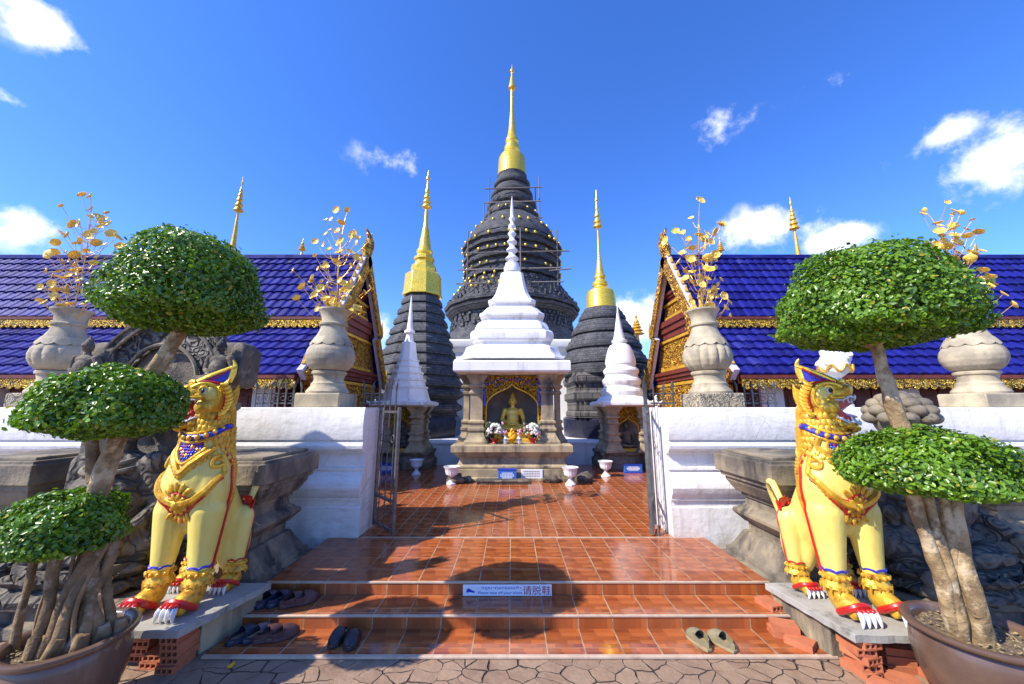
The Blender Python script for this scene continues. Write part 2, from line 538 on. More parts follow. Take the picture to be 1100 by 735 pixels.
def flag_mat():
    m, nt, b = new_mat('crazy_paving_stone')
    k = NT(nt)
    t = k.n('ShaderNodeTexCoord')
    nz = k.n('ShaderNodeTexNoise')
    nz.inputs['Scale'].default_value = 2.2
    nz.inputs['Detail'].default_value = 5
    k.link(t.outputs['Object'], nz.inputs['Vector'])
    w = k.n('ShaderNodeVectorMath', operation='MULTIPLY_ADD')
    k.link(nz.outputs['Color'], w.inputs[0])
    w.inputs[1].default_value = (.22, .22, 0)
    k.link(t.outputs['Object'], w.inputs[2])
    sc = k.n('ShaderNodeVectorMath', operation='MULTIPLY')
    k.link(w.outputs[0], sc.inputs[0])
    sc.inputs[1].default_value = (6.2, 8.2, 0)
    vo = k.n('ShaderNodeTexVoronoi', feature='DISTANCE_TO_EDGE', voronoi_dimensions='2D')
    vo.inputs['Scale'].default_value = 1.0
    vo.inputs['Randomness'].default_value = 1.0
    k.link(sc.outputs[0], vo.inputs['Vector'])
    vc = k.n('ShaderNodeTexVoronoi', feature='F1', voronoi_dimensions='2D')
    vc.inputs['Scale'].default_value = 1.0
    k.link(sc.outputs[0], vc.inputs['Vector'])
    wid = k.rng(k.noise(t.outputs['Object'], 3.0, 3), .40, .70, .001, .058)
    crack = k.math('LESS_THAN', vo.outputs['Distance'], wid)
    soft = k.n('ShaderNodeMapRange')
    k.link(vo.outputs['Distance'], soft.inputs[0])
    soft.inputs[1].default_value = 0
    k.link(k.math('MULTIPLY', wid, 1.6), soft.inputs[2])
    soft.inputs[3].default_value = 1
    soft.inputs[4].default_value = 0
    sepc = k.n('ShaderNodeSeparateColor')
    k.link(vc.outputs['Color'], sepc.inputs[0])
    c = k.mix(sepc.outputs[0], (.21, .125, .075), (.30, .19, .115))
    c = k.mix(k.rng(k.noise(t.outputs['Object'], 5.0, 8, .7), .4, .75), c, (.34, .235, .15))
    c = k.mix(k.rng(k.noise(t.outputs['Object'], 1.1, 5), .5, .75, 0, .55), c, (.17, .115, .08))
    c = k.mix(soft.outputs[0], c, (.035, .022, .016))
    k.link(c, b.inputs['Base Color'])
    b.inputs['Roughness'].default_value = .82
    h = k.math('SUBTRACT', k.math('MULTIPLY', k.noise(t.outputs['Object'], 14, 8), .5), soft.outputs[0])
    k.bump(h, .9, .03, b)
    return m


M['flag'] = flag_mat()
M['tile_front'] = tile_mat('wood_print_floor_tile', (.30, .30), .02, .0)
M['tile_back'] = tile_mat('wood_print_court_tile', (.22, .22), .05, .0, rlo=.05, rhi=.2)
M['tile_riser'] = tile_mat('wood_print_riser_tile', (.30, 9.0), .02, 4.0, ax=(0, 2), stripes='a')


# ------------------------------------------------------------------ geometry helpers
def box(bm, x0, x1, y0, y1, z0, z1, mi=0):
    v = [bm.verts.new(p) for p in ((x0, y0, z0), (x1, y0, z0), (x1, y1, z0), (x0, y1, z0),
                                   (x0, y0, z1), (x1, y0, z1), (x1, y1, z1), (x0, y1, z1))]
    for q in ((0, 3, 2, 1), (4, 5, 6, 7), (0, 1, 5, 4), (1, 2, 6, 5), (2, 3, 7, 6), (3, 0, 4, 7)):
        f = bm.faces.new([v[i] for i in q])
        f.material_index = mi
    return v


def loft(bm, rings, closed=True, cap=True, mi=0):
    """rings: lists of points, all the same length"""
    vr = [[bm.verts.new(p) for p in r] for r in rings]
    n = len(vr[0])
    for a, b in zip(vr[:-1], vr[1:]):
        for i in range(n if closed else n - 1):
            j = (i + 1) % n
            try:
                f = bm.faces.new((a[i], a[j], b[j], b[i]))
                f.material_index = mi
            except ValueError:
                pass
    if cap and closed:
        for r, rev in ((vr[0], True), (vr[-1], False)):
            try:
                f = bm.faces.new(list(reversed(r)) if rev else r)
                f.material_index = mi
            except ValueError:
                pass
    return vr


def lathe(bm, prof, n=32, c=(0, 0, 0), rot=0.0, plan=None, mi=0, cap=True):
    """prof: [(r, z)]; plan(angle) -> radius factor; n = 4/8 gives flat sides when rot is half a step"""
    rings = []
    for r, z in prof:
        ring = []
        for i in range(n):
            a = 2 * PI * i / n + rot
            q = r * (plan(a, z) if plan else 1.0)
            ring.append((c[0] + q * math.cos(a), c[1] + q * math.sin(a), c[2] + z))
        rings.append(ring)
    return loft(bm, rings, True, cap, mi)


def planloft(bm, plan, prof, c=(0, 0, 0), mi=0):
    """plan: unit outline points (x, y); prof: [(half width, z)]"""
    return loft(bm, [[(c[0] + x * r, c[1] + y * r, c[2] + z) for x, y in plan] for r, z in prof], mi=mi)


def rectloft(bm, hx, hy, prof, c=(0, 0, 0), mi=0):
    rings = []
    for o, z in prof:
        rings.append([(c[0] - hx - o, c[1] - hy - o, c[2] + z), (c[0] + hx + o, c[1] - hy - o, c[2] + z),
                      (c[0] + hx + o, c[1] + hy + o, c[2] + z), (c[0] - hx - o, c[1] + hy + o, c[2] + z)])
    return loft(bm, rings, mi=mi)


SQ_CH = []   # square with stepped (redented) corners
for sx, sy, flip in ((1, -1, 0), (1, 1, 1), (-1, 1, 0), (-1, -1, 1)):
    pts = [(.80 * sx, 1.0 * sy), (.80 * sx, .90 * sy), (.90 * sx, .90 * sy), (.90 * sx, .80 * sy), (1.0 * sx, .80 * sy)]
    SQ_CH += pts if not flip else pts[::-1]
_k = .80
SQ_CUT = []   # square with a small double-stepped corner
for a_, b_ in ((1, -1), (1, 1), (-1, 1), (-1, -1)):
    q_ = [(_k * a_, b_), ((_k + .08) * a_, (_k + .10) * b_), ((_k + .10) * a_, (_k + .08) * b_), (a_, _k * b_)]
    SQ_CUT += q_ if a_ * b_ < 0 else q_[::-1]


def tube(bm, pts, rad, n=8, mi=0, cap=True):
    pts = [Vector(p) for p in pts]
    if not hasattr(rad, '__len__'):
        rad = [rad] * len(pts)
    rings = []
    up = None
    for i, p in enumerate(pts):
        t = (pts[min(i + 1, len(pts) - 1)] - pts[max(i - 1, 0)])
        if t.length < 1e-9:
            t = Vector((0, 0, 1))
        t.normalize()
        if up is None:
            up = t.orthogonal().normalized()
        else:
            up = up - t * up.dot(t)
            if up.length < 1e-6:
                up = t.orthogonal()
            up.normalize()
        w = t.cross(up)
        rings.append([p + (up * math.cos(2 * PI * k / n) + w * math.sin(2 * PI * k / n)) * rad[i] for k in range(n)])
    return loft(bm, rings, True, cap, mi)


def spline(pts, m=6):
    pts = [Vector(p) for p in pts]
    out = []
    for i in range(len(pts) - 1):
        p0, p1, p2, p3 = pts[max(i - 1, 0)], pts[i], pts[i + 1], pts[min(i + 2, len(pts) - 1)]
        for j in range(m):
            t = j / m
            out.append(.5 * ((2 * p1) + (p2 - p0) * t + (2 * p0 - 5 * p1 + 4 * p2 - p3) * t * t +
                             (3 * p1 - p0 - 3 * p2 + p3) * t ** 3))
    out.append(pts[-1])
    return out


def ball(bm, c, r, n=16, m=10, mi=0, rot=None):
    if not hasattr(r, '__len__'):
        r = (r, r, r)
    mx = rot.to_matrix() if rot else Matrix.Identity(3)
    c = Vector(c)
    rings = []
    for j in range(m + 1):
        t = -PI / 2 + PI * j / m
        rr = max(math.cos(t), 1e-3)
        rings.append([c + mx @ Vector((r[0] * rr * math.cos(2 * PI * i / n), r[1] * rr * math.sin(2 * PI * i / n),
                                       r[2] * math.sin(t))) for i in range(n)])
    return loft(bm, rings, mi=mi)


def capsule(bm, a, b, ra, rb, n=16, mi=0):
    a, b = Vector(a), Vector(b)
    ball(bm, a, ra, n, 10, mi)
    ball(bm, b, rb, n, 10, mi)
    tube(bm, [a, a.lerp(b, .33), a.lerp(b, .66), b], [ra, ra * .67 + rb * .33, ra * .33 + rb * .67, rb], n, mi)


def cone(bm, a, b, ra, rb=0.001, n=8, mi=0):
    tube(bm, [a, b], [ra, rb], n, mi)


def prism(bm, poly, axis, t0, t1, mi=0):
    """extrude a 2D outline along an axis (0 x, 1 y, 2 z)"""
    def pt(p, t):
        q = list(p)
        q.insert(axis, t)
        return q
    return loft(bm, [[pt(p, t0) for p in poly], [pt(p, t1) for p in poly]], mi=mi)


def obj(name, bm, m, parent=None, smooth=35, bevel=0.0, loc=None):
    bmesh.ops.recalc_face_normals(bm, faces=bm.faces)
    me = bpy.data.meshes.new(name)
    bm.to_mesh(me)
    bm.free()
    mats = m if isinstance(m, (list, tuple)) else [m]
    for x in mats:
        me.materials.append(M[x] if isinstance(x, str) else x)
    if smooth is not None:
        me.shade_smooth()
        me.set_sharp_from_angle(angle=R(smooth))
    o = bpy.data.objects.new(name, me)
    COL.objects.link(o)
    if parent:
        o.parent = parent
    if loc is not None:
        o.location = loc
    if bevel:
        bv = o.modifiers.new('bevel', 'BEVEL')
        bv.width = bevel
        bv.segments = 2
        bv.limit_method = 'ANGLE'
        bv.angle_limit = R(40)
    return o


def thing(name, label, cat, loc=(0, 0, 0), rotz=0.0, group=None):
    o = bpy.data.objects.new(name, None)
    o.empty_display_size = .2
    COL.objects.link(o)
    o.location = loc
    o.rotation_euler = (0, 0, rotz)
    o['label'] = label
    o['category'] = cat
    if group:
        o['group'] = group
    return o


def tag(o, label, cat, group=None):
    o['label'] = label
    o['category'] = cat
    if group:
        o['group'] = group
    return o


def struct(name, bm, m, **kw):
    o = obj(name, bm, m, **kw)
    o['kind'] = 'structure'
    return o


def copy_tree(o, loc, rotz, label=None, parent=None):
    c = o.copy()
    COL.objects.link(c)
    if parent:
        c.parent = parent
    else:
        c.location = loc
        c.rotation_euler = (0, 0, rotz)
    if label:
        c['label'] = label
    for ch in list(o.children):
        copy_tree(ch, None, 0, None, c)
    return c


def remesh(bm, voxel, smooth_it=4, factor=.5):
    """melt overlapping closed shapes into one continuous skin; returns a mesh datablock"""
    me = bpy.data.meshes.new('skin_source')
    bmesh.ops.recalc_face_normals(bm, faces=bm.faces)
    bm.to_mesh(me)
    bm.free()
    o = bpy.data.objects.new('skin_source', me)
    COL.objects.link(o)
    r = o.modifiers.new('r', 'REMESH')
    r.mode = 'VOXEL'
    r.voxel_size = voxel
    s = o.modifiers.new('s', 'SMOOTH')
    s.factor = factor
    s.iterations = smooth_it
    dg = bpy.context.evaluated_depsgraph_get()
    out = bpy.data.meshes.new_from_object(o.evaluated_get(dg))
    bpy.data.objects.remove(o)
    bpy.data.meshes.remove(me)
    return out


def text_bm(body, size, mirror=False):
    cu = bpy.data.curves.new('lettering', 'FONT')
    cu.body = body
    cu.size = size
    cu.extrude = 0.001
    cu.resolution_u = 3
    o = bpy.data.objects.new('lettering', cu)
    COL.objects.link(o)
    dg = bpy.context.evaluated_depsgraph_get()
    me = bpy.data.meshes.new_from_object(o.evaluated_get(dg))
    bpy.data.objects.remove(o)
    bm = bmesh.new()
    bm.from_mesh(me)
    bpy.data.meshes.remove(me)
    return bm


def fit_text(bm, x0, x1, z0, z1, y):
    """stand the letters up in the xz plane at distance y and fit them to a rectangle"""
    xs = [v.co.x for v in bm.verts]
    ys = [v.co.y for v in bm.verts]
    ax, bx, ay, by = min(xs), max(xs), min(ys), max(ys)
    for v in bm.verts:
        v.co = Vector((x0 + (v.co.x - ax) / (bx - ax) * (x1 - x0), y - v.co.z, z0 + (v.co.y - ay) / (by - ay) * (z1 - z0)))
    return bm


def nb():
    return bmesh.new()


def sheet(bm, x0, x1, y0, y1, z, nx=1, ny=1):
    vs_ = [[bm.verts.new((x0 + (x1 - x0) * i / nx, y0 + (y1 - y0) * j / ny, z)) for i in range(nx + 1)] for j in range(ny + 1)]
    for j in range(ny):
        for i in range(nx):
            bm.faces.new((vs_[j][i], vs_[j][i + 1], vs_[j + 1][i + 1], vs_[j + 1][i]))


# ------------------------------------------------------------------ ground, steps, court
TX0, TX1 = -2.40, 2.52          # terrace sides
TZ = 0.234
E1, E2, E3 = 3.915, 3.56, 3.22  # step edges
WALL_Y = 5.14

b = nb(); sheet(b, -600, 600, -200, 1200, 0.0)
struct('ground', b, 'flag')
# lowest tread sits on the paving, two risers above it
b = nb(); box(b, TX0, TX1, E3, E2, .003, .016); struct('lowest_tread', b, 'tile_front')
b = nb(); box(b, TX0, TX1, E3 - .035, E3 - .001, .002, .021); struct('paving_kerb', b, 'trim', bevel=.004)
b = nb(); box(b, TX0, TX1, E2, E1, .003, .120); struct('middle_step', b, 'tile_front')
b = nb(); box(b, TX0, TX1, E2 - .007, E2 - .001, .016, .108); struct('lower_riser', b, 'tile_riser')
b = nb(); box(b, TX0, TX1, E2 - .014, E2 + .012, .108, .1235); struct('lower_nosing', b, 'trim', bevel=.003)
b = nb(); box(b, TX0, TX1, E1, WALL_Y, .003, TZ); struct('terrace', b, 'tile_front')
b = nb(); box(b, TX0, TX1, E1 - .007, E1 - .001, .1235, .222); struct('upper_riser', b, 'tile_riser')
b = nb(); box(b, TX0, TX1, E1 - .014, E1 + .012, .222, .2375); struct('upper_nosing', b, 'trim', bevel=.003)
b = nb(); box(b, -7.5, 7.5, WALL_Y, 11.25, .003, TZ); struct('courtyard', b, 'tile_back')
b = nb(); box(b, -1.98, 2.10, WALL_Y - .012, WALL_Y + .012, TZ - .01, TZ + .006); struct('threshold_strip', b, 'trim', bevel=.002)

# ------------------------------------------------------------------ white boundary walls
WP = [(.10, .0), (.10, .60), (.085, .615), (.085, .69), (.115, .70), (.115, .725), (.13, .745), (.16, .80), (.175, .86), (.165, .92),
      (.13, .975), (.095, 1.02), (.06, 1.06), (.06, 1.075), (.085, 1.08), (.085, 1.105), (.035, 1.11), (.035, 1.29),
      (.09, 1.30), (.09, 1.325), (.13, 1.33), (.155, 1.36), (.165, 1.40), (.155, 1.44), (.13, 1.465), (.13, 1.475), (.165, 1.482),
      (.175, 1.53), (.180, 1.66), (.170, 1.80), (.155, 1.875), (.150, 1.905), (.135, 1.915)]


def boundary_wall(x0, x1, label):
    t = thing('boundary_wall', label, 'wall', ((x0 + x1) / 2, 5.45, 0))
    h = (x1 - x0) / 2
    bm = nb()
    front = [(-.22 - o, z) for o, z in WP]
    back = [(.22 + o, z) for o, z in reversed(WP)]
    poly = front + back
    segs = 60
    rings = []
    for i in range(segs + 1):
        x = -h + 2 * h * i / segs
        rings.append([(x, y + .006 * mnoise.noise(Vector((x * 1.5 + x0, z * 3, y))), z - (.006 * abs(mnoise.noise(Vector((x * 2, y, 3)))) if z > 1.8 else 0)) for y, z in poly])
    loft(bm, rings)
    obj('wall_body', bm, 'limewash', t, smooth=22)
    return t


boundary_wall(-11.5, -2.02, 'long white moulded boundary wall left of the gateway, its end in shade')
boundary_wall(2.12, 11.8, 'long white moulded boundary wall right of the gateway, its end sunlit')

# ------------------------------------------------------------------ stone vases on the walls
def lobed(k, amp, z0, z1):
    def f(a, z):
        if z0 < z < z1:
            w = math.sin(PI * (z - z0) / (z1 - z0)) ** .6
            return 1 - amp * w * (1 - abs(math.sin(k * a / 2)) ** .5)
        return 1.0
    return f


def stone_vase(name, X, label, lobes, variant):
    t = thing(name, label, 'vase', (X, 5.45, 1.915), 0, 'stone vases on the boundary wall')
    bm = nb()
    rectloft(bm, .315, .30, [(-.01, 0), (.0, .005), (.0, .19), (-.012, .20)])
    obj('plinth_block', bm, 'plinth_carved' if variant else 'vase_stone', t, bevel=.012)
    bm = nb()
    lathe(bm, [(.34, .20), (.345, .225), (.33, .25), (.29, .29), (.275, .315), (.275, .345), (.245, .37), (.235, .41), (.25, .47),
               (.275, .485), (.28, .515), (.265, .53)], 40)
    obj('foot', bm, 'vase_stone', t)
    bm = nb()
    prof = [(.24, .53), (.29, .555), (.35, .61), (.392, .69), (.40, .765), (.38, .84), (.335, .905), (.30, .935)]
    prof = [(r * 1.0, z) for r, z in prof]
    fine = []
    for (r0, z0), (r1, z1) in zip(prof[:-1], prof[1:]):
        for j in range(4):
            fine.append((r0 + (r1 - r0) * j / 4, z0 + (z1 - z0) * j / 4))
    fine.append(prof[-1])
    lathe(bm, fine, 120, plan=lobed(lobes, .10 if variant else .0, .53, .935) if variant else None)
    obj('body', bm, 'vase_stone', t, smooth=40)
    bm = nb()
    # petal collar hanging over the shoulder
    n = 96
    def collar(a, z):
        return 1.0
    rings = []
    for (r, z, w) in ((.345, .925, 1), (.35, .935, 1), (.315, .985, 0), (.285, 1.03, 0)):
        rings.append([(r * math.cos(2 * PI * i / n), r * math.sin(2 * PI * i / n),
                       z - w * .035 * abs(math.sin(2 * PI * i / n * 6))) for i in range(n)])
    loft(bm, rings, cap=False)
    obj('collar', bm, 'vase_stone', t)
    bm = nb()
    lathe(bm, [(.295, 1.0), (.26, 1.06), (.225, 1.13), (.205, 1.19), (.205, 1.215), (.232, 1.225), (.236, 1.25), (.21, 1.265),
               (.20, 1.30), (.205, 1.36), (.235, 1.42), (.268, 1.455), (.27, 1.48), (.245, 1.485), (.21, 1.44), (.17, 1.36), (.10, 1.33)], 40)
    obj('neck', bm, 'vase_stone', t)
    for ch in t.children:
        if not ch.name.startswith('plinth'):
            ch.scale = (.86, .86, 1)
    return t


VX = [-6.80, -2.74, 2.95, 6.97]
stone_vase('stone_vase', VX[0], 'ribbed buff stone vase on the wall at far left beside the carved arch', 14, 1)
stone_vase('stone_vase', VX[1], 'smooth stone vase on the wall just left of the gateway', 14, 0)
stone_vase('stone_vase', VX[2], 'lobed stone vase on the wall just right of the gateway', 16, 1)
stone_vase('stone_vase', VX[3], 'grey stone vase half hidden by the right tree crown', 16, 0)


# ------------------------------------------------------------------ gilded flower branches in the vases
def blossom_bm(r, rnd):
    bm = nb()
    cup = .22 + .2 * rnd.random()
    n = 5
    ring0, rings = None, []
    m = 40
    for q, (f, z) in enumerate(((.08, 0), (.45, .04), (.8, .12), (1.0, cup))):
        rr = []
        for i in range(m):
            a = 2 * PI * i / m
            w = f * r * (1 - (.11 if q > 1 else .06 if q else 0) * (1 - abs(math.sin(n * a / 2)) ** .6))
            rr.append((w * math.cos(a), w * math.sin(a), z * r))
        rings.append(rr)
    loft(bm, rings, cap=False)
    bmesh.ops.recalc_face_normals(bm, faces=bm.faces)
    bmesh.ops.solidify(bm, geom=bm.faces[:], thickness=.004)
    ball(bm, (0, 0, .05 * r), r * .2, 10, 6)
    return bm


bl_rnd = random.Random(3)
BLOSSOMS = []
for i in range(4):
    bm = blossom_bm(.074, bl_rnd)
    bmesh.ops.recalc_face_normals(bm, faces=bm.faces)
    me = bpy.data.meshes.new('blossom')
    bm.to_mesh(me); bm.free()
    me.materials.append(M['gold_bright'])
    me.shade_smooth(); me.set_sharp_from_angle(angle=R(50))
    BLOSSOMS.append(me)


def flower_branch(X, label, seed, spots, base_px):
    """spots: picture positions of the blossoms, turned into places around the stem"""
    rnd = random.Random(seed)
    Y0 = 5.45
    base = Vector((X, Y0, 3.28))
    t = thing('gilded_flower_branch', label, 'ornament', base, 0, 'gilded flower branches in the stone vases')
    pts = []
    for (px, py) in spots:
        p = at(px, py, Y0) - base
        p.y = rnd.uniform(-.22, .22)
        p.x *= (Y0 + p.y) / Y0
        pts.append(p)
    top = max(pts, key=lambda p: p.z)
    spine = spline([(0, 0, -.25), (0.01, 0, .3), (top.x * .35, .0, top.z * .5), (top.x * .8, top.y * .5, top.z * .85), top], 8)
    bm = nb()
    tube(bm, spine, [.010 - .006 * i / (len(spine) - 1) for i in range(len(spine))], 6)
    for p in pts:
        if p is top:
            continue
        zt = max(.0, p.z - .22 - .25 * abs(p.x))
        s = min(spine, key=lambda q: abs(q.z - zt))
        mid = s.lerp(p, .5) + Vector((0, 0, -.05 - .1 * rnd.random()))
        tube(bm, spline([s, mid, p], 5), [.004] * 10 + [.0025], 5)
    obj('stems', bm, 'gold_paint', t)
    for p in pts:
        o = bpy.data.objects.new('blossom', rnd.choice(BLOSSOMS))
        COL.objects.link(o)
        o.parent = t
        o.location = p
        s = rnd.uniform(.5, 1.12)
        o.scale = (s, s, s)
        d = Vector((p.x * 1.0 + rnd.uniform(-.5, .5), rnd.uniform(-1.1, .2), rnd.uniform(-.1, .8)))
        o.rotation_euler = d.to_track_quat('Z', 'Y').to_euler()
    return t


def jitter(spots, n, seed, spread):
    rnd = random.Random(seed)
    out = list(spots)
    for i in range(n):
        a, c = rnd.choice(spots)
        out.append((a + rnd.uniform(-spread, spread), c + rnd.uniform(-spread, spread)))
    return out


S_OL = [(101, 216), (101, 231), (88, 229), (94, 244), (77, 244), (109, 245), (82, 257), (95, 258), (110, 258), (77, 267), (94, 272),
        (61, 272), (66, 277), (78, 278), (52, 292), (56, 290), (67, 299), (84, 290), (88, 300), (75, 311), (61, 313), (97, 319), (45, 316),
        (80, 328), (102, 329), (61, 321), (118, 255), (70, 315), (86, 293), (73, 253)]
S_IL = [(368, 219), (357, 242), (368, 233), (372, 246), (346, 247), (345, 259), (361, 259), (384, 256), (352, 267), (363, 270), (375, 270),
        (365, 285), (350, 288), (340, 276), (333, 297), (328, 304), (346, 302), (377, 285), (361, 318), (367, 324), (345, 321), (326, 325),
        (338, 318), (377, 309), (388, 331), (360, 332), (377, 333), (341, 332), (379, 322), (357, 325), (355, 311), (371, 305), (386, 300)]
S_IR = [(748, 220), (743, 234), (748, 247), (731, 249), (736, 248), (760, 255), (766, 248), (764, 255), (737, 264), (752, 268), (752, 272),
        (740, 278), (734, 278), (758, 282), (747, 291), (763, 291), (770, 272), (749, 299), (760, 300), (778, 298), (769, 310), (745, 310),
        (756, 318), (764, 318), (774, 320), (775, 328), (785, 328), (742, 325), (749, 332), (768, 330), (740, 290), (762, 310), (735, 300)]
S_OR = [(1008, 222), (1018, 235), (1020, 233), (997, 254), (1010, 252), (1020, 254), (1025, 248), (1036, 250), (1009, 260), (1016, 265),
        (1029, 271), (1035, 275), (1042, 274), (1027, 283), (1045, 294), (1060, 296), (1068, 325), (1035, 256), (1040, 290), (1050, 310), (1058, 300), (1048, 330)]
flower_branch(VX[0], 'gilded flower branch in the far left ribbed vase, against the blue roof', 1, jitter(S_OL, 38, 159, 11), 0)
flower_branch(VX[1], 'gilded flower branch in the smooth vase left of the gateway', 2, jitter(S_IL, 38, 153, 11), 0)
flower_branch(VX[2], 'gilded flower branch in the lobed vase right of the gateway', 3, jitter(S_IR, 38, 159, 11), 0)
flower_branch(VX[3], 'gilded flower branch rising behind the right tree crown', 4, jitter(S_OR, 38, 165, 11), 0)


# ------------------------------------------------------------------ iron railings on the walls and the gate
def spear(bm, x, y, z0, z1, r=.011):
    box(bm, x - r, x + r, y - r, y + r, z0, z1 - .13)
    lathe(bm, [(.008, z1 - .13), (.016, z1 - .125), (.013, z1 - .11), (.030, z1 - .07), (.026, z1 - .045), (.002, z1)], 6, (x, y, 0))


def fang(bm, x, y, z0, z1, s):
    tube(bm, spline([(x, y, z0), (x, y, z0 + (z1 - z0) * .6), (x + .01 * s, y, z0 + (z1 - z0) * .8), (x + .045 * s, y, z1)], 4),
         [.012] * 5 + [.016, .02, .02, .018, .012, .006, .004, .003], 6)


def railing(x0, x1, label):
    t = thing('iron_railing', label, 'railing', ((x0 + x1) / 2, 5.62, 1.915), 0, 'spiked iron railings on the wall tops')
    h = (x1 - x0) / 2
    bm = nb(); box(bm, -h, h, -.012, .012, .05, .074); obj('bottom_rail', bm, 'iron', t)
    bm = nb(); box(bm, -h, h, -.010, .010, .20, .216); obj('middle_rail', bm, 'iron', t)
    n = max(2, int(2 * h / .105))
    for i in range(n):
        bm = nb()
        x = -h + .04 + (2 * h - .08) * i / (n - 1)
        if i % 3 == 2:
            spear(bm, x, -.02, -.01, .40)
        else:
            fang(bm, x, -.02, -.01, .44 - .04 * (i % 3), 1 if i % 2 else -1)
        obj('spike', bm, 'iron', t)
    for i in range(n - 1):
        bm = nb()
        x = -h + .04 + (2 * h - .08) * (i + .5) / (n - 1)
        pts = [(x + .035 * math.cos(a), .0, .135 + .035 * math.sin(a)) for a in [2 * PI * k / 12 for k in range(13)]]
        tube(bm, pts, .006, 5)
        obj('scroll', bm, 'iron', t)
    return t


railing(-3.95, -3.18, 'spiked grey railing on the wall left of the smooth vase')
railing(-2.30, -1.98, 'short spiked grey railing between the smooth vase and the left gate')
railing(2.12, 2.50, 'short spiked grey railing between the right gate and the lobed vase')
railing(3.40, 4.05, 'spiked grey railing on the wall right of the lobed vase')


def gate_leaf(hinge, end, label, lean):
    v = Vector(end) - Vector(hinge)
    L = v.length
    t = thing('iron_gate_leaf', label, 'gate', (hinge[0], hinge[1], TZ), math.atan2(v.y, v.x), 'open iron gate leaves')
    H = 1.66
    for x in (.03, L - .03):
        bm = nb(); box(bm, x - .022, x + .022, -.022, .022, .03, H + .02); obj('stile', bm, 'iron_light', t, bevel=.004)
    for z0 in (.06, .42, H - .06):
        bm = nb(); box(bm, .058, L - .058, -.016, .016, z0, z0 + .035); obj('rail', bm, 'iron_light', t)
    n = max(2, int(L / .17))
    for i in range(n):
        x = .06 + (L - .12) * (i + .5) / n
        bm = nb()
        pts = [(x, 0, .095 + (1.5) * k / 30) for k in range(31)]
        tube(bm, pts, [.009 + .003 * (k % 2) for k in range(31)], 6)
        obj('bar', bm, 'iron', t)
        bm = nb(); fang(bm, x, 0, H - .03, H + .42 + .05 * (i % 2), 1); obj('spike', bm, 'iron', t)
        for zz in (.30, 1.25):
            bm = nb()
            pts = [(x + .05 * math.cos(a), -.016, zz + .05 * math.sin(a)) for a in [2 * PI * k / 16 for k in range(17)]]
            tube(bm, pts, .008, 5)
            obj('scroll', bm, 'iron', t)
    return t


gate_leaf((-1.99, 5.58), (-1.54, 5.10), 'open iron gate leaf with twisted bars at the left wall end', 0)
gate_leaf((2.07, 5.62), (1.84, 5.16), 'open iron gate leaf seen edge on at the right wall end', 0)


# ------------------------------------------------------------------ weathered stone pedestals before the walls
PED = [(.06, 0), (.06, .14), (.03, .145), (.03, .22), (-.01, .225), (-.01, .28), (-.045, .285), (-.16, .50), (-.20, .505), (-.20, .60),
       (-.17, .605), (-.09, .69), (-.09, .725), (-.19, .80), (-.20, .88), (-.17, .885), (-.17, .93), (-.13, .935), (-.06, 1.05), (-.06, 1.09),
       (-.025, 1.095), (-.025, 1.145), (.015, 1.155), (.015, 1.345), (-.012, 1.35), (-.012, 1.38)]


def pedestal(x, label, m, hx):
    t = thing('stone_pedestal', label, 'pedestal', (x, 4.28, 0), 0, 'stepped stone pedestals before the boundary wall')
    bm = nb(); rectloft(bm, hx, .50, PED[:10]); obj('stepped_base', bm, m, t, smooth=None, bevel=.005)
    bm = nb(); rectloft(bm, hx, .50, PED[9:18]); obj('waist', bm, m, t, smooth=None, bevel=.005)
    bm = nb(); rectloft(bm, hx, .50, PED[17:]); obj('cornice', bm, m, t, smooth=None, bevel=.006)
    bm = nb(); rectloft(bm, hx - .08, .42, [(0, 1.38), (0, 1.41), (-.02, 1.415)]); obj('capping_slab', bm, m, t, bevel=.006)
    return t


pedestal(-2.86, 'dark weathered stone pedestal on the left, directly beside the terrace steps', 'stone', .40)
pedestal(-5.22, 'stone pedestal at far left behind the left potted tree', 'stone', .44)
pedestal(2.98, 'weathered stone pedestal right of the terrace, behind the right lion', 'stone', .40)
pedestal(5.22, 'stone pedestal at far right behind the right potted tree', 'stone', .44)


# ------------------------------------------------------------------ profiles read off in picture rows
def prof_round(Y, lst):
    out = []
    for py, hw in lst:
        z = zat(py, Y)
        out.append((max(.004, hw * (Y * CT + (z - CAM_Z) * ST) / F), z))
    return out


def prof_front(Yc, lst):
    """flat-fronted shapes: rows and half widths belong to the front face"""
    out = []
    for py, hw in lst:
        r = hw * Yc / F
        for _ in range(12):
            z = zat(py, Yc - r)
            zc = (Yc - r) * CT + (z - CAM_Z) * ST
            r = .5 * r + .5 * max(.004, hw * zc / F)
        out.append((r, zat(py, Yc - r)))
    for i in range(1, len(out)):                    # keep heights from folding back
        if out[i][1] < out[i - 1][1]:
            out[i] = (out[i][0], out[i - 1][1] + .002)
    return out


def shift(prof, dz):
    return [(r, z + dz) for r, z in prof]


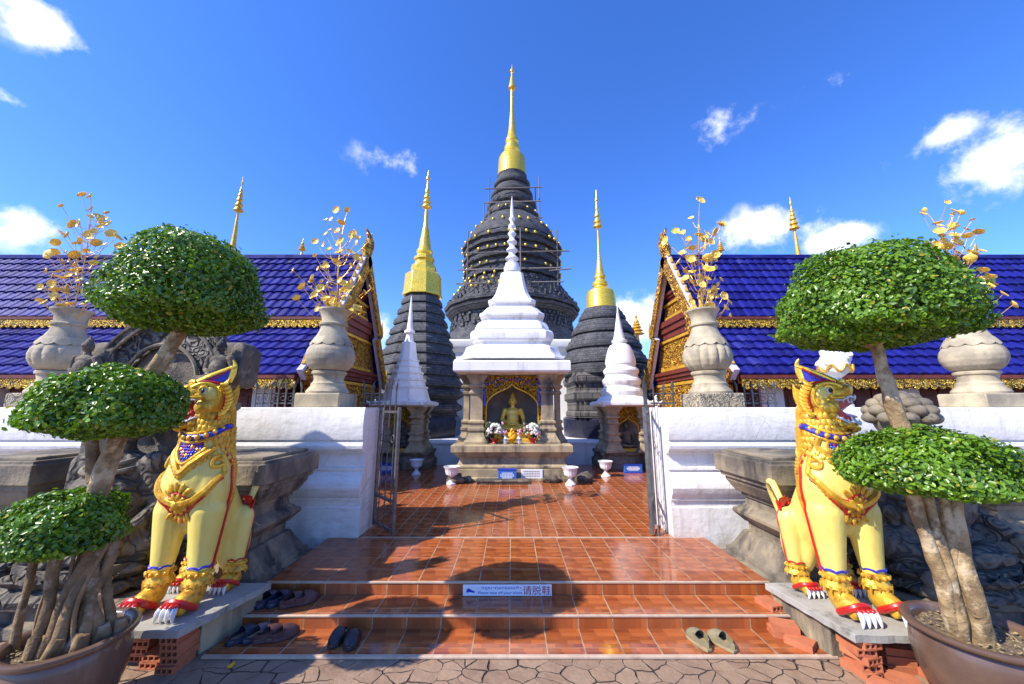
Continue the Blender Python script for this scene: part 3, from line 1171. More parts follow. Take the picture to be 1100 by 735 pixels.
# ------------------------------------------------------------------ seated figures
def seated_bm(fat=0.0):
    bm = nb()
    for s in (-1, 1):
        capsule(bm, (.13 * s, .02, .13), (.43 * s, -.16, .115), .135 + .03 * fat, .10)
        capsule(bm, (.43 * s, -.16, .10), (-.05 * s, -.33, .085), .09, .065)
        ball(bm, (-.15 * s, -.335, .10), (.13, .06, .05), 12, 8)
        capsule(bm, (.27 * s, .0, .68), (.36 * s, .02, .38), .088 + .02 * fat, .07)
    capsule(bm, (.36, .02, .38), (.37, -.24, .23), .065, .05)
    ball(bm, (.375, -.30, .17), (.045, .05, .085), 10, 8)
    for q in range(4):
        capsule(bm, (.345 + .02 * q, -.325, .14), (.345 + .02 * q, -.335, .06 - .008 * (1 - abs(q - 1.5))), .012, .010, 8)
    capsule(bm, (-.36, .02, .38), (-.10, -.22, .25), .065, .05)
    ball(bm, (0, -.24, .235), (.12, .07, .035), 12, 8)
    ball(bm, (0, 0, .20), (.24 + .05 * fat, .20, .20), 16, 12)
    ball(bm, (0, -.02 - .06 * fat, .42), (.20 + .08 * fat, .15 + .08 * fat, .24), 16, 12)
    ball(bm, (0, .01, .62), (.27, .155, .17), 16, 12)
    capsule(bm, (0, 0, .72), (0, -.01, .88), .085, .07)
    ball(bm, (0, -.02, 1.0), (.118, .13, .16), 18, 14)
    ball(bm, (0, .0, 1.15), (.075, .08, .07), 14, 10)
    ball(bm, (0, .0, 1.22), (.03, .03, .07), 10, 8)
    cone(bm, (0, -.135, 1.03), (0, -.165, .975), .014, .024, 8)
    ball(bm, (0, -.135, .925), (.04, .02, .014), 10, 6)
    for s in (-1, 1):
        ball(bm, (.122 * s, .0, .97), (.018, .03, .085), 10, 8)
        ball(bm, (.045 * s, -.125, 1.03), (.032, .016, .016), 10, 6)
    return bm


def seated_mesh(scale, voxel, fat=0.0, it=2):
    me = remesh(seated_bm(fat), voxel, it)
    me.transform(Matrix.Scale(scale, 4))
    return me


def mesh_obj(name, me, m, parent=None, smooth=True, loc=None):
    me.name = name
    me.materials.clear()
    for x in (m if isinstance(m, (list, tuple)) else [m]):
        me.materials.append(M[x])
    if smooth:
        me.shade_smooth()
    o = bpy.data.objects.new(name, me)
    COL.objects.link(o)
    if parent:
        o.parent = parent
    if loc is not None:
        o.location = loc
    return o


def lotus_bm(r, h, n=18, rows=2, sy=.78):
    """lotus seat of overlapping petals"""
    bm = nb()
    lathe(bm, [(r * .86, 0), (r * .86, h)], 40)
    for v in bm.verts:
        v.co.y *= sy
    for row in range(rows):
        up_ = row == 1
        for i in range(n):
            a = 2 * PI * (i + .5 * row) / n
            o_ = Vector((math.cos(a), math.sin(a) * sy, 0))
            s_ = Vector((-math.sin(a), math.cos(a) * sy, 0))
            w_ = PI * r / n * 1.12
            rings = []
            for f_, q_, d_ in ((0, .80, .86), (.3, 1.0, .97), (.6, .86, 1.02), (.85, .45, 1.03), (1.0, .04, 1.0)):
                z_ = h * (.47 + .53 * f_) if up_ else h * (.53 - .51 * f_)
                c_ = o_ * r * d_ + Vector((0, 0, z_))
                rings.append([c_ - s_ * w_ * q_ - o_ * .03, c_ + o_ * .025 * q_, c_ + s_ * w_ * q_ - o_ * .03, c_ - o_ * .07])
            loft(bm, rings)
    return bm


# ------------------------------------------------------------------ white spired shrine in the middle of the court
SY = 10.2
sh = thing('spired_shrine', 'central white spired shrine with an open niche on a buff stone base', 'shrine', (0, SY, 0))
bm = nb()
rectloft(bm, 1.36, 1.36, [(.04, TZ), (.04, .30), (.0, .305), (.0, .50)])
obj('base_course', bm, 'sandstone', sh, bevel=.01)
bm = nb()
rectloft(bm, 1.30, 1.30, [(.0, .50), (.04, .51), (.04, .56), (.0, .57), (-.05, .66), (-.05, .74), (.02, .78), (.03, .80), (.06, .805), (.06, .84),
                          (.13, .88), (.13, 1.03), (.11, 1.05)])
obj('altar_ledge', bm, 'sandstone', sh, bevel=.01)


def pillar_bm(hx, hy, z0, z1):
    bm = nb()
    H = z1 - z0
    rectloft(bm, hx, hy, [(.14, z0), (.14, z0 + .05), (.10, z0 + .10), (.05, z0 + .20), (.03, z0 + .26), (.03, z0 + .29), (.06, z0 + .30),
                          (.06, z0 + .36), (.03, z0 + .38), (.02, z0 + .46), (.05, z0 + .48), (.05, z0 + .53), (.0, z0 + .56),
                          (.0, z1 - .50), (.03, z1 - .48), (.03, z1 - .42), (.0, z1 - .40), (.0, z1 - .36), (.03, z1 - .33), (.06, z1 - .31), (.06, z1 - .26), (.02, z1 - .24),
                          (.04, z1 - .15), (.12, z1 - .04), (.13, z1)])
    return bm


for x, y in ((-.88, -.88), (.88, -.88), (-.88, .88), (.88, .88)):
    obj('pillar', pillar_bm(.15, .15, 1.05, 2.73), 'sandstone', sh, bevel=.006, loc=(x, y, 0))
    if y < 0:
        obj('pilaster', pillar_bm(.07, .09, 1.05, 2.73), 'sandstone', sh, bevel=.004, loc=(x * 1.34, y + .30, 0))
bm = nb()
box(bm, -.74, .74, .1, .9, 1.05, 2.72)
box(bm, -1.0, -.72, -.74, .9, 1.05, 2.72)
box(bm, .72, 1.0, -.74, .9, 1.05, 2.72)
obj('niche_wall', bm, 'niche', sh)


def ogee_panel(hw, z0, zs, ztop, rise, y0, y1, n=48, tip=.14, edge=None):
    """panel with an ogee opening below; side posts run down to z0"""
    bm = nb()
    ow = hw * .94
    xs = [-hw, -ow] + [-ow + 2 * ow * i / n for i in range(1, n)] + [ow, hw]

    def low(x):
        if abs(x) >= ow:
            return z0 if abs(x) > ow - 1e-6 and abs(x) >= hw - 1e-6 else z0
        return zs + rise * math.sqrt(max(0, 1 - (x / ow) ** 2)) + tip * math.exp(-abs(x) / (hw * .14))
    poly = [(-hw, ztop), (-hw, z0), (-ow, z0)] + [(x, low(x)) for x in xs[2:-2]] + [(ow, z0), (hw, z0), (hw, ztop)]
    rings = []
    for y in (y0, y1):
        rings.append([(x, y, z) for x, z in poly])
    # faces as vertical strips so that the concave outline is filled correctly
    col = [(-hw, z0), (-ow, z0)] + [(x, low(x)) for x in xs[2:-2]] + [(ow, z0), (hw, z0)]
    fr = []
    for y in (y0, y1):
        fr.append([(bm.verts.new((x, y, z)), bm.verts.new((x, y, ztop))) for x, z in col])
    for a, b_ in ((0, 1),):
        for k in range(len(col) - 1):
            for q in (0, 1):
                bm.faces.new((fr[q][k][0], fr[q][k + 1][0], fr[q][k + 1][1], fr[q][k][1]))
            bm.faces.new((fr[0][k][0], fr[0][k + 1][0], fr[1][k + 1][0], fr[1][k][0]))
            bm.faces.new((fr[0][k][1], fr[0][k + 1][1], fr[1][k + 1][1], fr[1][k][1]))
        for k in (0, -1):
            bm.faces.new((fr[0][k][0], fr[0][k][1], fr[1][k][1], fr[1][k][0]))
    return bm, [(x, low(x)) for x in xs[2:-2]]


bm, arc = ogee_panel(.72, 1.06, 1.86, 2.71, .50, -.90, -.84)
obj('arch_panel', bm, 'gold_fret', sh, smooth=None)
bm = nb()
tube(bm, [(x, -.905, z) for x, z in [(-.67, 1.08)] + arc + [(.67, 1.08)]], .018, 6)
obj('arch_moulding', bm, 'gold_paint', sh)
bm = nb()
for s in (-1, 1):
    box(bm, s * .69 - .022, s * .69 + .022, -.912, -.902, 1.95, 2.70)
for i in range(26):
    x = -.6 + 1.2 * (i % 13) / 12
    z = 2.50 + .1 * (i // 13) + .03 * math.sin(i * 2.1)
    if abs(x) < .25 and z < 2.56:
        z = 2.62
    ball(bm, (x, -.905, z), (.022, .01, .028), 6, 5)
obj('arch_inlay', bm, 'blue_enamel', sh)

bm = nb()
pr = prof_front(SY, [(402, 62.4), (401.5, 62.6), (386, 62.6)])
zb = 2.735
rectloft(bm, 0, 0, [(1.22, zb), (1.40, zb + .03), (1.43, zb + .06), (1.43, 3.02), (1.40, 3.05)])
obj('eaves_slab', bm, 'white', sh, bevel=.01)
bm = nb()
P_T = prof_front(SY, [(384.5, 58), (383, 57.5), (379, 53.5), (375, 51.5), (372, 50.5), (370.5, 46), (369.5, 41), (367, 40.5), (365.5, 44), (363, 45.5), (358, 46), (355, 45), (353.5, 42)])
P_T = [(r, max(z, 3.05)) for r, z in P_T]
planloft(bm, SQ_CUT, P_T)
obj('first_tier', bm, 'white', sh, smooth=25, bevel=.01)
bm = nb()
zl = P_T[-1][1]
P2 = prof_front(SY, [(353, 41), (350, 40), (346, 37.5), (344.5, 35), (343.5, 31.5), (341.5, 31), (340, 34), (338.5, 35.5), (335.5, 35.5), (334.5, 33)])
planloft(bm, SQ_CUT, [(r, max(z, zl + .001 * i)) for i, (r, z) in enumerate(P2)])
obj('second_tier', bm, 'white', sh, smooth=25, bevel=.01)
bm = nb()
P3 = prof_front(SY, [(334.5, 32.5), (331, 28.5), (329.5, 27), (328.5, 22.5), (326.5, 22), (325.5, 25), (324.5, 25.8), (321.5, 25.8), (320.5, 23)])
planloft(bm, SQ_CUT, P3)
obj('third_tier', bm, 'white', sh, smooth=25, bevel=.008)
bm = nb()
P4 = prof_front(SY, [(320.5, 22.5), (318, 20), (314, 17.6), (308, 15.4), (300, 13.4), (294, 12.2), (292.5, 11.5), (291.8, 9)])
planloft(bm, SQ_CUT, P4)
obj('bell', bm, 'white', sh, smooth=25, bevel=.008)
bm = nb()
lst = [(293, 8.5), (288, 8.8), (286, 7.4), (283.5, 7.2)]
yy, hw = 283.0, 7.0
while yy > 236:
    st = 9.4 * (.82 + .18 * (yy - 236) / 47)
    lst += [(yy, hw * .55), (yy - st * .22, hw * .62), (yy - st * .42, hw), (yy - st * .55, hw), (yy - st * .8, hw * .6)]
    yy -= st
    hw *= .86
lst += [(yy - 1, 1.9), (yy - 8, 1.6), (216, .9), (211, .3)]
lathe(bm, prof_round(SY, lst), 24)
obj('spire', bm, 'white', sh, smooth=45)

# what stands in and before the shrine
bu = thing('buddha_statue', 'gilded seated buddha statue in the niche of the central shrine', 'statue', (0.02, SY - .35, 1.05))
bm = nb(); rectloft(bm, .50, .34, [(.02, 0), (.02, .06), (-.02, .08), (-.02, .17), (.03, .20), (.03, .24)]); obj('dais', bm, 'gold_paint', bu)
o = mesh_obj('figure', seated_mesh(.80, .012), 'gold_bright', bu, loc=(0, 0, .24))


def bouquet(x, label, seed, main):
    rnd = random.Random(seed)
    t = thing('flower_arrangement', label, 'flowers', (x, SY - 1.12, 1.052), 0, 'flower arrangements on the shrine ledge')
    bm = nb(); lathe(bm, [(.06, 0), (.07, .01), (.05, .04), (.10, .10), (.115, .13), (.10, .13), (.05, .06)], 20); obj('bowl', bm, 'red_cloth', t)
    bm = nb()
    for i in range(70):
        a, e = rnd.uniform(0, 2 * PI), math.asin(rnd.uniform(-.2, 1))
        ball(bm, (.17 * math.cos(a) * math.cos(e), .15 * math.sin(a) * math.cos(e), .27 + .19 * math.sin(e)), rnd.uniform(.025, .042), 7, 5)
    obj('blooms', bm, main, t)
    bm = nb()
    for i in range(26):
        a = rnd.uniform(0, 2 * PI)
        c = Vector((.2 * math.cos(a), .16 * math.sin(a), rnd.uniform(.12, .5)))
        ball(bm, c, (.05, .012, .02), 6, 5, rot=Euler((rnd.uniform(-1, 1), rnd.uniform(-1, 1), a)))
    obj('leaves', bm, 'leaf_dark', t)
    for i in range(12):
        a = rnd.uniform(0, 2 * PI)
        bm = nb()
        ball(bm, (.20 * math.cos(a), .17 * math.sin(a), rnd.uniform(.2, .5)), .026, 7, 5)
        obj('pink_flower', bm, 'petal_pink', t)


bouquet(-.42, 'white and grey-green flower arrangement left of the gilded buddha', 4, 'petal_white')
bouquet(.50, 'white flower arrangement edged with pink right of the gilded buddha', 5, 'petal_white')
t = thing('marigold_offering', 'yellow marigold offering in front of the gilded buddha', 'flowers', (.0, SY - 1.16, 1.052))
bm = nb(); lathe(bm, [(.05, 0), (.06, .01), (.03, .03), (.09, .09), (.085, .09), (.03, .05)], 20); obj('bowl', bm, 'gold_paint', t)
bm = nb()
rnd = random.Random(8)
for i in range(60):
    q = rnd.random()
    a = rnd.uniform(0, 2 * PI)
    ball(bm, (.13 * (1 - q) * math.cos(a), .12 * (1 - q) * math.sin(a), .10 + .24 * q), .03, 7, 5)
obj('blooms', bm, 'petal_yellow', t)
for x, l in ((-.16, 'small blue and white vase left of the marigold offering'), (.17, 'small blue and white vase right of the marigold offering')):
    t = thing('small_vase', l, 'vase', (x, SY - 1.18, 1.052), 0, 'small vases on the shrine ledge')
    bm = nb(); lathe(bm, [(.035, 0), (.06, .05), (.065, .10), (.03, .16), (.04, .19), (.03, .19)], 18); obj('body', bm, 'porcelain', t)
    bm = nb(); lathe(bm, [(.067, .085), (.0675, .10), (.064, .115)], 18, cap=False); obj('blue_band', bm, 'blue_sign', t)
    bm = nb()
    for i in range(9):
        ball(bm, (rnd.uniform(-.05, .05), rnd.uniform(-.05, .05), .24 + rnd.uniform(-.04, .1)), .025, 7, 5)
    obj('blooms', bm, 'petal_pink', t)


def goblet(px, py, label, s=.86):
    # stands on the court floor
    Y = (CAM_Z - TZ) / math.tan(math.atan((py - 367.5) / F) - TH)
    X = at(px, py, Y).x
    t = thing('white_urn', label, 'urn', (X, Y, TZ), 0, 'white goblet urns on the court floor')
    bm = nb(); lathe(bm, [(.14, 0), (.14, .03), (.10, .07), (.05, .13), (.045, .17), (.08, .19)], 24, plan=lambda a, z: 1 - .06 * abs(math.sin(4 * a)))
    obj('stem', bm, 'porcelain', t)
    bm = nb(); lathe(bm, [(.07, .19), (.15, .24), (.175, .32), (.18, .38), (.215, .42), (.22, .44), (.20, .44), (.16, .38), (.14, .30), (.0, .26)], 32, cap=False,
                     plan=lambda a, z: 1 - .05 * abs(math.sin(8 * a)))
    obj('cup', bm, 'porcelain', t)
    t.scale = (s, s, s)


goblet(485, 520, 'white goblet urn at the left corner of the central shrine')
goblet(613, 521, 'white goblet urn at the right corner of the central shrine')
goblet(447, 510, 'white goblet urn before the left flanking stupa', .84)
goblet(651, 512, 'white goblet urn before the right flanking stupa', .84)


def collection_box(px, py, w, h, label):
    Y = (CAM_Z - TZ) / math.tan(math.atan((py - 367.5) / F) - TH)
    X = at(px, py, Y).x
    t = thing('blue_notice_box', label, 'sign', (X, Y, TZ), 0, 'blue notice boxes on the court floor')
    bm = nb(); box(bm, -w / 2, w / 2, -.06, .06, 0, h); obj('case', bm, 'blue_sign', t, bevel=.006)
    bm = nb()
    for q in (-1, 1):
        box(bm, -w / 2 - .012, w / 2 + .012, -.066, .066, h * (.5 + .5 * q) - (.004 if q < 0 else -.0), h * (.5 + .5 * q) + .02)
    obj('frame', bm, 'ink_blue', t)
    bm = nb()
    for i, (f, g) in enumerate(((.30, .76), (.38, .62), (.36, .5), (.28, .38))):
        for q in range(9):
            x = -w * f + 2 * w * f * q / 9
            box(bm, x, x + w * f * .16, -.0625, -.0605, h * g - .012, h * g + .012)
    obj('lettering', bm, 'sign_white' if w > .3 else 'gold_paint', t)


collection_box(545, 518, .42, .27, 'blue notice box at the foot of the central shrine')
collection_box(415, 508, .42, .22, 'blue notice box at the foot of the left flanking stupa')
collection_box(680, 508, .46, .20, 'blue notice box at the foot of the right flanking stupa')
t = thing('donor_plaque', 'pale plaque with faint lines fixed to the shrine base', 'sign', (.46, SY - 1.366, .40))
bm = nb(); box(bm, -.25, .25, -.016, 0, -.11, .10); obj('plate', bm, 'sign_white', t, bevel=.004)
bm = nb()
for g in (.05, .0, -.05):
    for q in range(10):
        box(bm, -.19 + .038 * q, -.165 + .038 * q, -.019, -.0165, g - .012, g + .012)
obj('lettering', bm, 'sandstone', t)
t = thing('offering_shelf', 'low dark stone shelf lying before the central shrine', 'shelf', (-.22, SY - 1.62, TZ))
bm = nb(); rectloft(bm, .56, .13, [(0, 0), (0, .05), (.02, .055), (.02, .09)]); obj('slab', bm, 'dark_stone', t, bevel=.006)
rnd = random.Random(77)
for (x, y, r, l) in ((-1.28, 8.62, .17, 'dark rock left of the shrine base beside the urn'), (-1.05, 8.70, .11, 'small dark rock at the left of the shrine base'),
                     (.88, 8.68, .15, 'dark rock at the right of the shrine base'), (1.66, 8.8, .17, 'dark rock beyond the right urn of the shrine')):
    bm = nb(); ball(bm, (0, 0, r * .4), (r * 1.3, r, r * .75), 16, 10)
    for v in bm.verts:
        v.co += Vector((1, 1, 1)) * .35 * r * mnoise.noise(v.co * 9 + Vector((x, y, 0)))
    tag(obj('rock', bm, 'dark_stone', loc=(x, y, TZ)), l, 'rock', 'dark rocks around the shrine base')


# ------------------------------------------------------------------ two flanking white stupas on niche bases
def flank(px, label, octo, lst, half):
    Yc = 11.0
    X = (px - 550) * (Yc * CT) / F
    t = thing('white_stupa', label, 'stupa', (X, Yc, 0), 0, 'white stupas on niche bases flanking the shrine')
    bm = nb(); rectloft(bm, .86, .62, [(.0, TZ), (.0, .42), (-.05, .44), (-.07, .50), (-.07, .58), (-.03, .62), (-.03, .68)])
    obj('base_course', bm, 'stone', t, bevel=.01)
    zt = zat(437, Yc - .7)
    for x, y in ((-.45, -.42), (.45, -.42), (-.45, .42), (.45, .42)):
        obj('pillar', pillar_bm(.13, .10, .68, zt), 'sandstone', t, bevel=.006, loc=(x, y, 0))
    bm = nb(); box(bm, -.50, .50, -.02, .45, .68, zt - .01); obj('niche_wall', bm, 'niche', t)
    bm, arc = ogee_panel(.33, .69, 1.28, zt - .01, .26, -.42, -.37, 30, .1)
    obj('arch_panel', bm, 'gold_fret', t, smooth=None)
    bm = nb(); tube(bm, [(x, -.425, z) for x, z in [(-.31, .7)] + arc + [(.31, .7)]], .014, 6); obj('arch_moulding', bm, 'gold_paint', t)
    bm = nb(); planloft(bm, SQ_CUT, [(.70, zt), (.80, zt + .02), (.84, zt + .05), (.84, zt + .12), (.76, zt + .16)])
    for sx in (-1, 1):
        cone(bm, (sx * .74, -.74, zt + .04), (sx * .86, -.86, zt + .17), .07, .005, 5)
    obj('eaves_slab', bm, 'white', t, bevel=.008)
    bm = nb()
    pr = [(r, max(z, zt + .16)) for r, z in prof_round(Yc, lst)]
    if octo:
        lathe(bm, pr, 8, rot=PI / 8)
    else:
        lathe(bm, pr, 36)
    obj('bell_and_spire', bm, 'white', t, smooth=28, bevel=.006 if octo else 0)
    f = thing('niche_statue', label.replace('white', 'small dark statue under the white', 1) if False else half, 'statue', (X, Yc - .22, .68), 0)
    mesh_obj('figure', seated_mesh(.62, .016), 'dark_stone', f, loc=(0, 0, .1))
    bm = nb(); rectloft(bm, .26, .17, [(0, 0), (0, .07), (-.02, .1)]); obj('dais', bm, 'gold_paint', f)


flank(436, 'faceted white stupa left of the central shrine, its right facets in shade', True,
      [(434, 27), (431, 27), (430, 25.5), (424, 23.5), (418, 21.5), (417.5, 22.6), (415.5, 22.6), (414.8, 20), (410, 18.6), (409.5, 19.8), (407.5, 19.8), (406.8, 17.2), (402.5, 16), (402, 17.2), (400, 17.2), (399.3, 14.6),
       (395.5, 13.4), (395, 14.4), (393, 14.4), (392.3, 12), (389, 11), (388.5, 11.8), (387, 11.8), (386.4, 9.8), (378, 8.2), (371, 7.4), (368.5, 7.4), (367.5, 5.0), (364, 4.0), (359, 3.3), (358, 5.6), (355.5, 5.6), (354.5, 3.4), (345, 2.4), (318, .5)],
      'small dark seated statue in the niche under the faceted left stupa')
flank(669, 'round white bell stupa with ring mouldings right of the central shrine', False,
      [(434.5, 28), (431, 27.5), (427, 24), (425.5, 21.5), (424.5, 21.8), (421, 22.3), (418.5, 21.4), (417, 19.2), (414.5, 18.6), (413, 19.8), (410, 20.4), (407.5, 19.4), (406, 17.4), (403, 16.8), (401.8, 18),
       (399, 18.6), (396.8, 17.6), (395.4, 15.6), (393, 15.2), (391.5, 16), (387, 15.6), (380, 13.8), (374.5, 12), (371.5, 10), (370, 7.2), (369, 6.6), (368, 8), (366, 8), (365, 6.2), (356, 4.3), (345, 2.5), (334, .9), (325, .3)],
      'small dark seated statue in the niche under the round right stupa')

# ------------------------------------------------------------------ white platforms behind
t = thing('white_plinth_wall', 'low plain white plinth wall behind the shrines, under the dark chedis', 'wall', (0, 19.5, 0))
bm = nb(); box(bm, -7.0, 7.0, -7.9, 8, .0, .80); obj('wall_body', bm, 'white', t)
bm = nb(); box(bm, -7.05, 7.05, -7.95, 8.05, .80, .86); obj('coping', bm, 'white', t, bevel=.01)
t = thing('stupa_terrace', 'tall white moulded terrace under the large central chedi', 'platform', (0, 20.6, 0))
bm = nb()
rectloft(bm, 4.6, 4.6, [(0, .86), (0, 3.2), (-.1, 3.3), (-.1, 3.6), (.0, 3.7), (.06, 3.75), (.06, 3.95), (-.05, 4.0), (-.05, 4.35), (.02, 4.4), (.1, 4.5), (.16, 4.6), (.16, 4.85), (.1, 4.9)])
obj('moulded_body', bm, 'plaster', t, bevel=.02)


# ------------------------------------------------------------------ dark chedis with gilded tops
def finial_bm(bm, Y, base_y, top_y, hw, tiers=True):
    """tiered umbrella and needle"""
    H = base_y - top_y
    return prof_round(Y, [(base_y, hw)])


ch = thing('octagonal_chedi', 'dark octagonal stepped chedi with a gold top left of the shrine', 'stupa', (-3.58, 14.0, 0))
bm = nb()
lathe(bm, [(r, max(.86, z)) for r, z in prof_round(14, [(478, 45), (474, 45), (452, 46), (448, 44)])], 8, rot=PI / 8)
obj('drum', bm, 'chedi_navy', ch, bevel=.02)
bm = nb()
lathe(bm, prof_round(14, [(448, 43), (446, 41), (443, 40), (441, 45), (438, 47), (435, 45), (433, 41), (430, 40), (428, 44), (425, 48), (422, 47), (419, 43), (417, 43)]), 8, rot=PI / 8)
obj('base_moulding', bm, 'chedi_dark', ch, smooth=25)
bm = nb()
lst = []
y, hw = 417.0, 47.0
for i in range(9):
    lst += [(y, hw - 2.0), (y - .5, hw - .4), (y - 1.4, hw), (y - 5.6, hw - .9), (y - 6.6, hw - 1.5), (y - 7.2, hw - 2.6), (y - 10.5, hw - 4.6)]
    y -= 10.9
    hw -= 3.25
lst += [(319, 17.5)]
lathe(bm, prof_round(14, lst), 8, rot=PI / 8)
obj('stepped_body', bm, 'chedi_dark', ch, smooth=25)
bm = nb()
lathe(bm, prof_round(14, [(319.5, 20), (318, 20), (314, 19), (297, 18), (295, 16), (294, 13), (293, 12.5), (290, 13), (286, 12), (285, 9.5), (282, 9), (280, 10.5), (277, 10), (275.5, 7.5), (274, 7)]), 8, rot=PI / 8)
obj('gilded_bell', bm, 'gold', ch, smooth=25, bevel=.01)
bm = nb()
lathe(bm, prof_round(14, [(275, 6.8), (272, 8.2), (270, 8.0), (268, 6.2), (262, 5.6), (258, 5.2), (256, 4.6), (246, 3.2), (244, 2.6), (238, 2.2), (224, 1.5),
                          (223, 4.6), (222, 4.6), (219, 2.4), (218, 3.8), (217, 3.8), (214, 1.8), (213, 3.0), (212, 3.0), (208, 1.3), (207, 2.2), (206, 2.2), (200, .9), (194, .8), (193, 2.0), (192, 2.0), (189, .7), (183, .2)]), 20)
obj('gilded_spire', bm, 'gold', ch)

ch.scale = (1.06, 1.06, 1)
ch = thing('round_chedi', 'dark round ringed chedi with a gold bell right of the shrine', 'stupa', (3.56, 14.0, 0))
bm = nb()
P_ = prof_round(14, [(478, 46), (450, 46), (448, 44)])
lathe(bm, [(r, max(.86, z)) for r, z in P_], 40, plan=None)
obj('drum', bm, 'chedi_navy', ch)
bm = nb()
planloft(bm, SQ_CH, [(r * .86, z) for r, z in prof_round(14, [(448, 45), (443, 45), (441, 43), (432, 43), (430, 46), (424, 46), (421, 43), (415, 43), (413, 46), (408, 47), (405, 45), (403, 44)])])
obj('redented_base', bm, 'chedi_grey', ch, smooth=25)
bm = nb()
lst = [(404, 47), (396, 48)]
for (y0, h0) in ((394, 46), (378, 40), (362, 33), (347, 25)):
    lst += [(y0, h0 - 3), (y0 - 1, h0 - .6), (y0 - 3, h0), (y0 - 5.5, h0 - .8), (y0 - 6.2, h0 - 2.2), (y0 - 9.5, h0 - 3.2), (y0 - 10.2, h0 - 4.6), (y0 - 14, h0 - 6.5)]
lst += [(334, 16)]
lathe(bm, prof_round(14, lst), 44)
obj('ringed_body', bm, 'chedi_dark', ch, smooth=40)
bm = nb()
lathe(bm, prof_round(14, [(336, 17), (333, 17), (331, 15.5), (318, 15.2), (314, 14), (311, 10), (309.5, 7.5), (308, 7), (307, 8.4), (304, 8.2), (302, 5.5), (300, 5), (299, 6.2), (297, 6), (295, 4.6),
                          (290, 3.8), (280, 2.4), (278, 1.8), (262, 1.2), (245, .9), (244, 4.6), (243, 4.6), (240, 2.2), (239, 3.8), (238, 3.8), (234, 1.8), (233, 2.9), (232, 2.9), (226, 1.2), (225, 1.9), (224, 1.9),
                          (217, .8), (216, 1.8), (215, 1.8), (212, .6), (204, .2)]), 28)
obj('gilded_top', bm, 'gold', ch)

CY = 20.6
ch = thing('great_chedi', 'great black chedi with gold studs and a tall gold spire, tallest in the court', 'stupa', (0, CY, 0))
plan_oct = lambda a, z: 1.0
bm = nb()
pr = prof_round(CY, [(366, 66), (362, 66), (352, 63), (346, 62), (345, 66), (343, 69)])
pr[0] = (pr[0][0], 4.9)
lathe(bm, pr, 16, rot=PI / 16)
obj('foot', bm, 'chedi_dark', ch, smooth=25)
bm = nb()
lst = [(343, 66.5), (342.5, 70), (340.8, 71), (340.2, 68.6), (338.8, 68.2), (338.2, 71.4), (335.6, 72), (335, 70.5)]
yy, hw = 334.5, 70.0
while yy > 310:
    lst += [(yy, hw), (yy - 2.4, hw - 1.6), (yy - 2.9, hw - 3.6)]
    yy -= 3.0
    hw -= 2.55
lathe(bm, prof_round(CY, lst + [(308.5, 50)]), 16, rot=PI / 16)
rnd = random.Random(12)
for i, (py, hw_) in enumerate([(334.5 - 3.0 * j, 70.0 - 2.55 * j) for j in range(8)] + [(360 - 3.4 * j, 66.8 - .9 * j) for j in range(5)]):
    (r_, z_), = prof_round(CY, [(py - 1.4, hw_ - 1.2)])
    for q in range(80):
        a = 2 * PI * (q + .5 * (i % 2) + rnd.uniform(-.2, .2)) / 80
        rr = r_ * math.cos(PI / 16) / math.cos(((a - PI / 16) % (PI / 8)) - PI / 16) if False else r_ * .985
        c_, s_ = math.cos(a), math.sin(a)
        u_ = Vector((-s_, c_, 0)) * .085
        o1, o2 = rr - .16, rr + rnd.uniform(.02, .12)
        h_ = rnd.uniform(.05, .09)
        ring = []
        for o_r in (o1, o2):
            p_ = Vector((c_ * o_r, s_ * o_r, z_))
            ring.append([p_ - u_ - Vector((0, 0, h_)), p_ + u_ - Vector((0, 0, h_)), p_ + u_ + Vector((0, 0, h_)), p_ - u_ + Vector((0, 0, h_))])
        loft(bm, ring)
obj('skirt', bm, 'chedi_dark', ch, smooth=25)
bm = nb()
lathe(bm, prof_round(CY, [(309, 48), (308, 52), (305.5, 52), (304.8, 50), (301, 49.6), (300.4, 51.8), (298, 51.8), (297.2, 48.5), (293.5, 48), (293, 51.5), (291, 52), (290.2, 50), (287, 49.8), (286.4, 52), (284, 52), (283.2, 48.6), (279.5, 48.2), (279, 51.6), (276.8, 52), (276, 50.5),
                          (273.5, 50.5), (273, 53), (270.6, 53), (269.8, 49), (265, 46)]), 16, rot=PI / 16)
obj('storeys', bm, 'chedi_dark', ch, smooth=25)
bm = nb()
lathe(bm, prof_round(CY, [(266, 47), (262, 46), (254, 42), (247, 36), (243, 31), (240, 29)]), 44)
obj('bell', bm, 'chedi_dark', ch, smooth=40)
bm = nb()
lst = []
for (y0, h0) in ((240, 29.5), (228, 26.5), (216, 22.5), (204, 19.5)):
    lst += [(y0, h0 - 3), (y0 - 1, h0 - .6), (y0 - 2, h0), (y0 - 4.5, h0 - .2), (y0 - 5.2, h0 - 1.6), (y0 - 7.5, h0 - 2.4), (y0 - 8, h0 - 3.6), (y0 - 11, h0 - 4.4)]
lst += [(191, 16)]
lathe(bm, prof_round(CY, lst), 44)
obj('ring_tiers', bm, 'chedi_dark', ch, smooth=40)
bm = nb()
lathe(bm, prof_round(CY, [(192, 15.5), (190, 15.5), (172, 14.2), (169, 12.5), (167, 8), (165, 7.4), (163, 8.6), (159, 8.2), (157.5, 6.2), (155, 6), (153.5, 7), (150, 6.6), (148, 5.2), (140, 3.9), (130, 2.9), (119, 2.0),
                          (117, 1.6), (96, 1.2), (95, 3.8), (94, 3.8), (90, 2.6), (84, 1.8), (82, 1.0), (78, .9), (77, 2.2), (76, 2.2), (74, .8), (70, .2)]), 32)
obj('gilded_spire', bm, 'gold', ch)
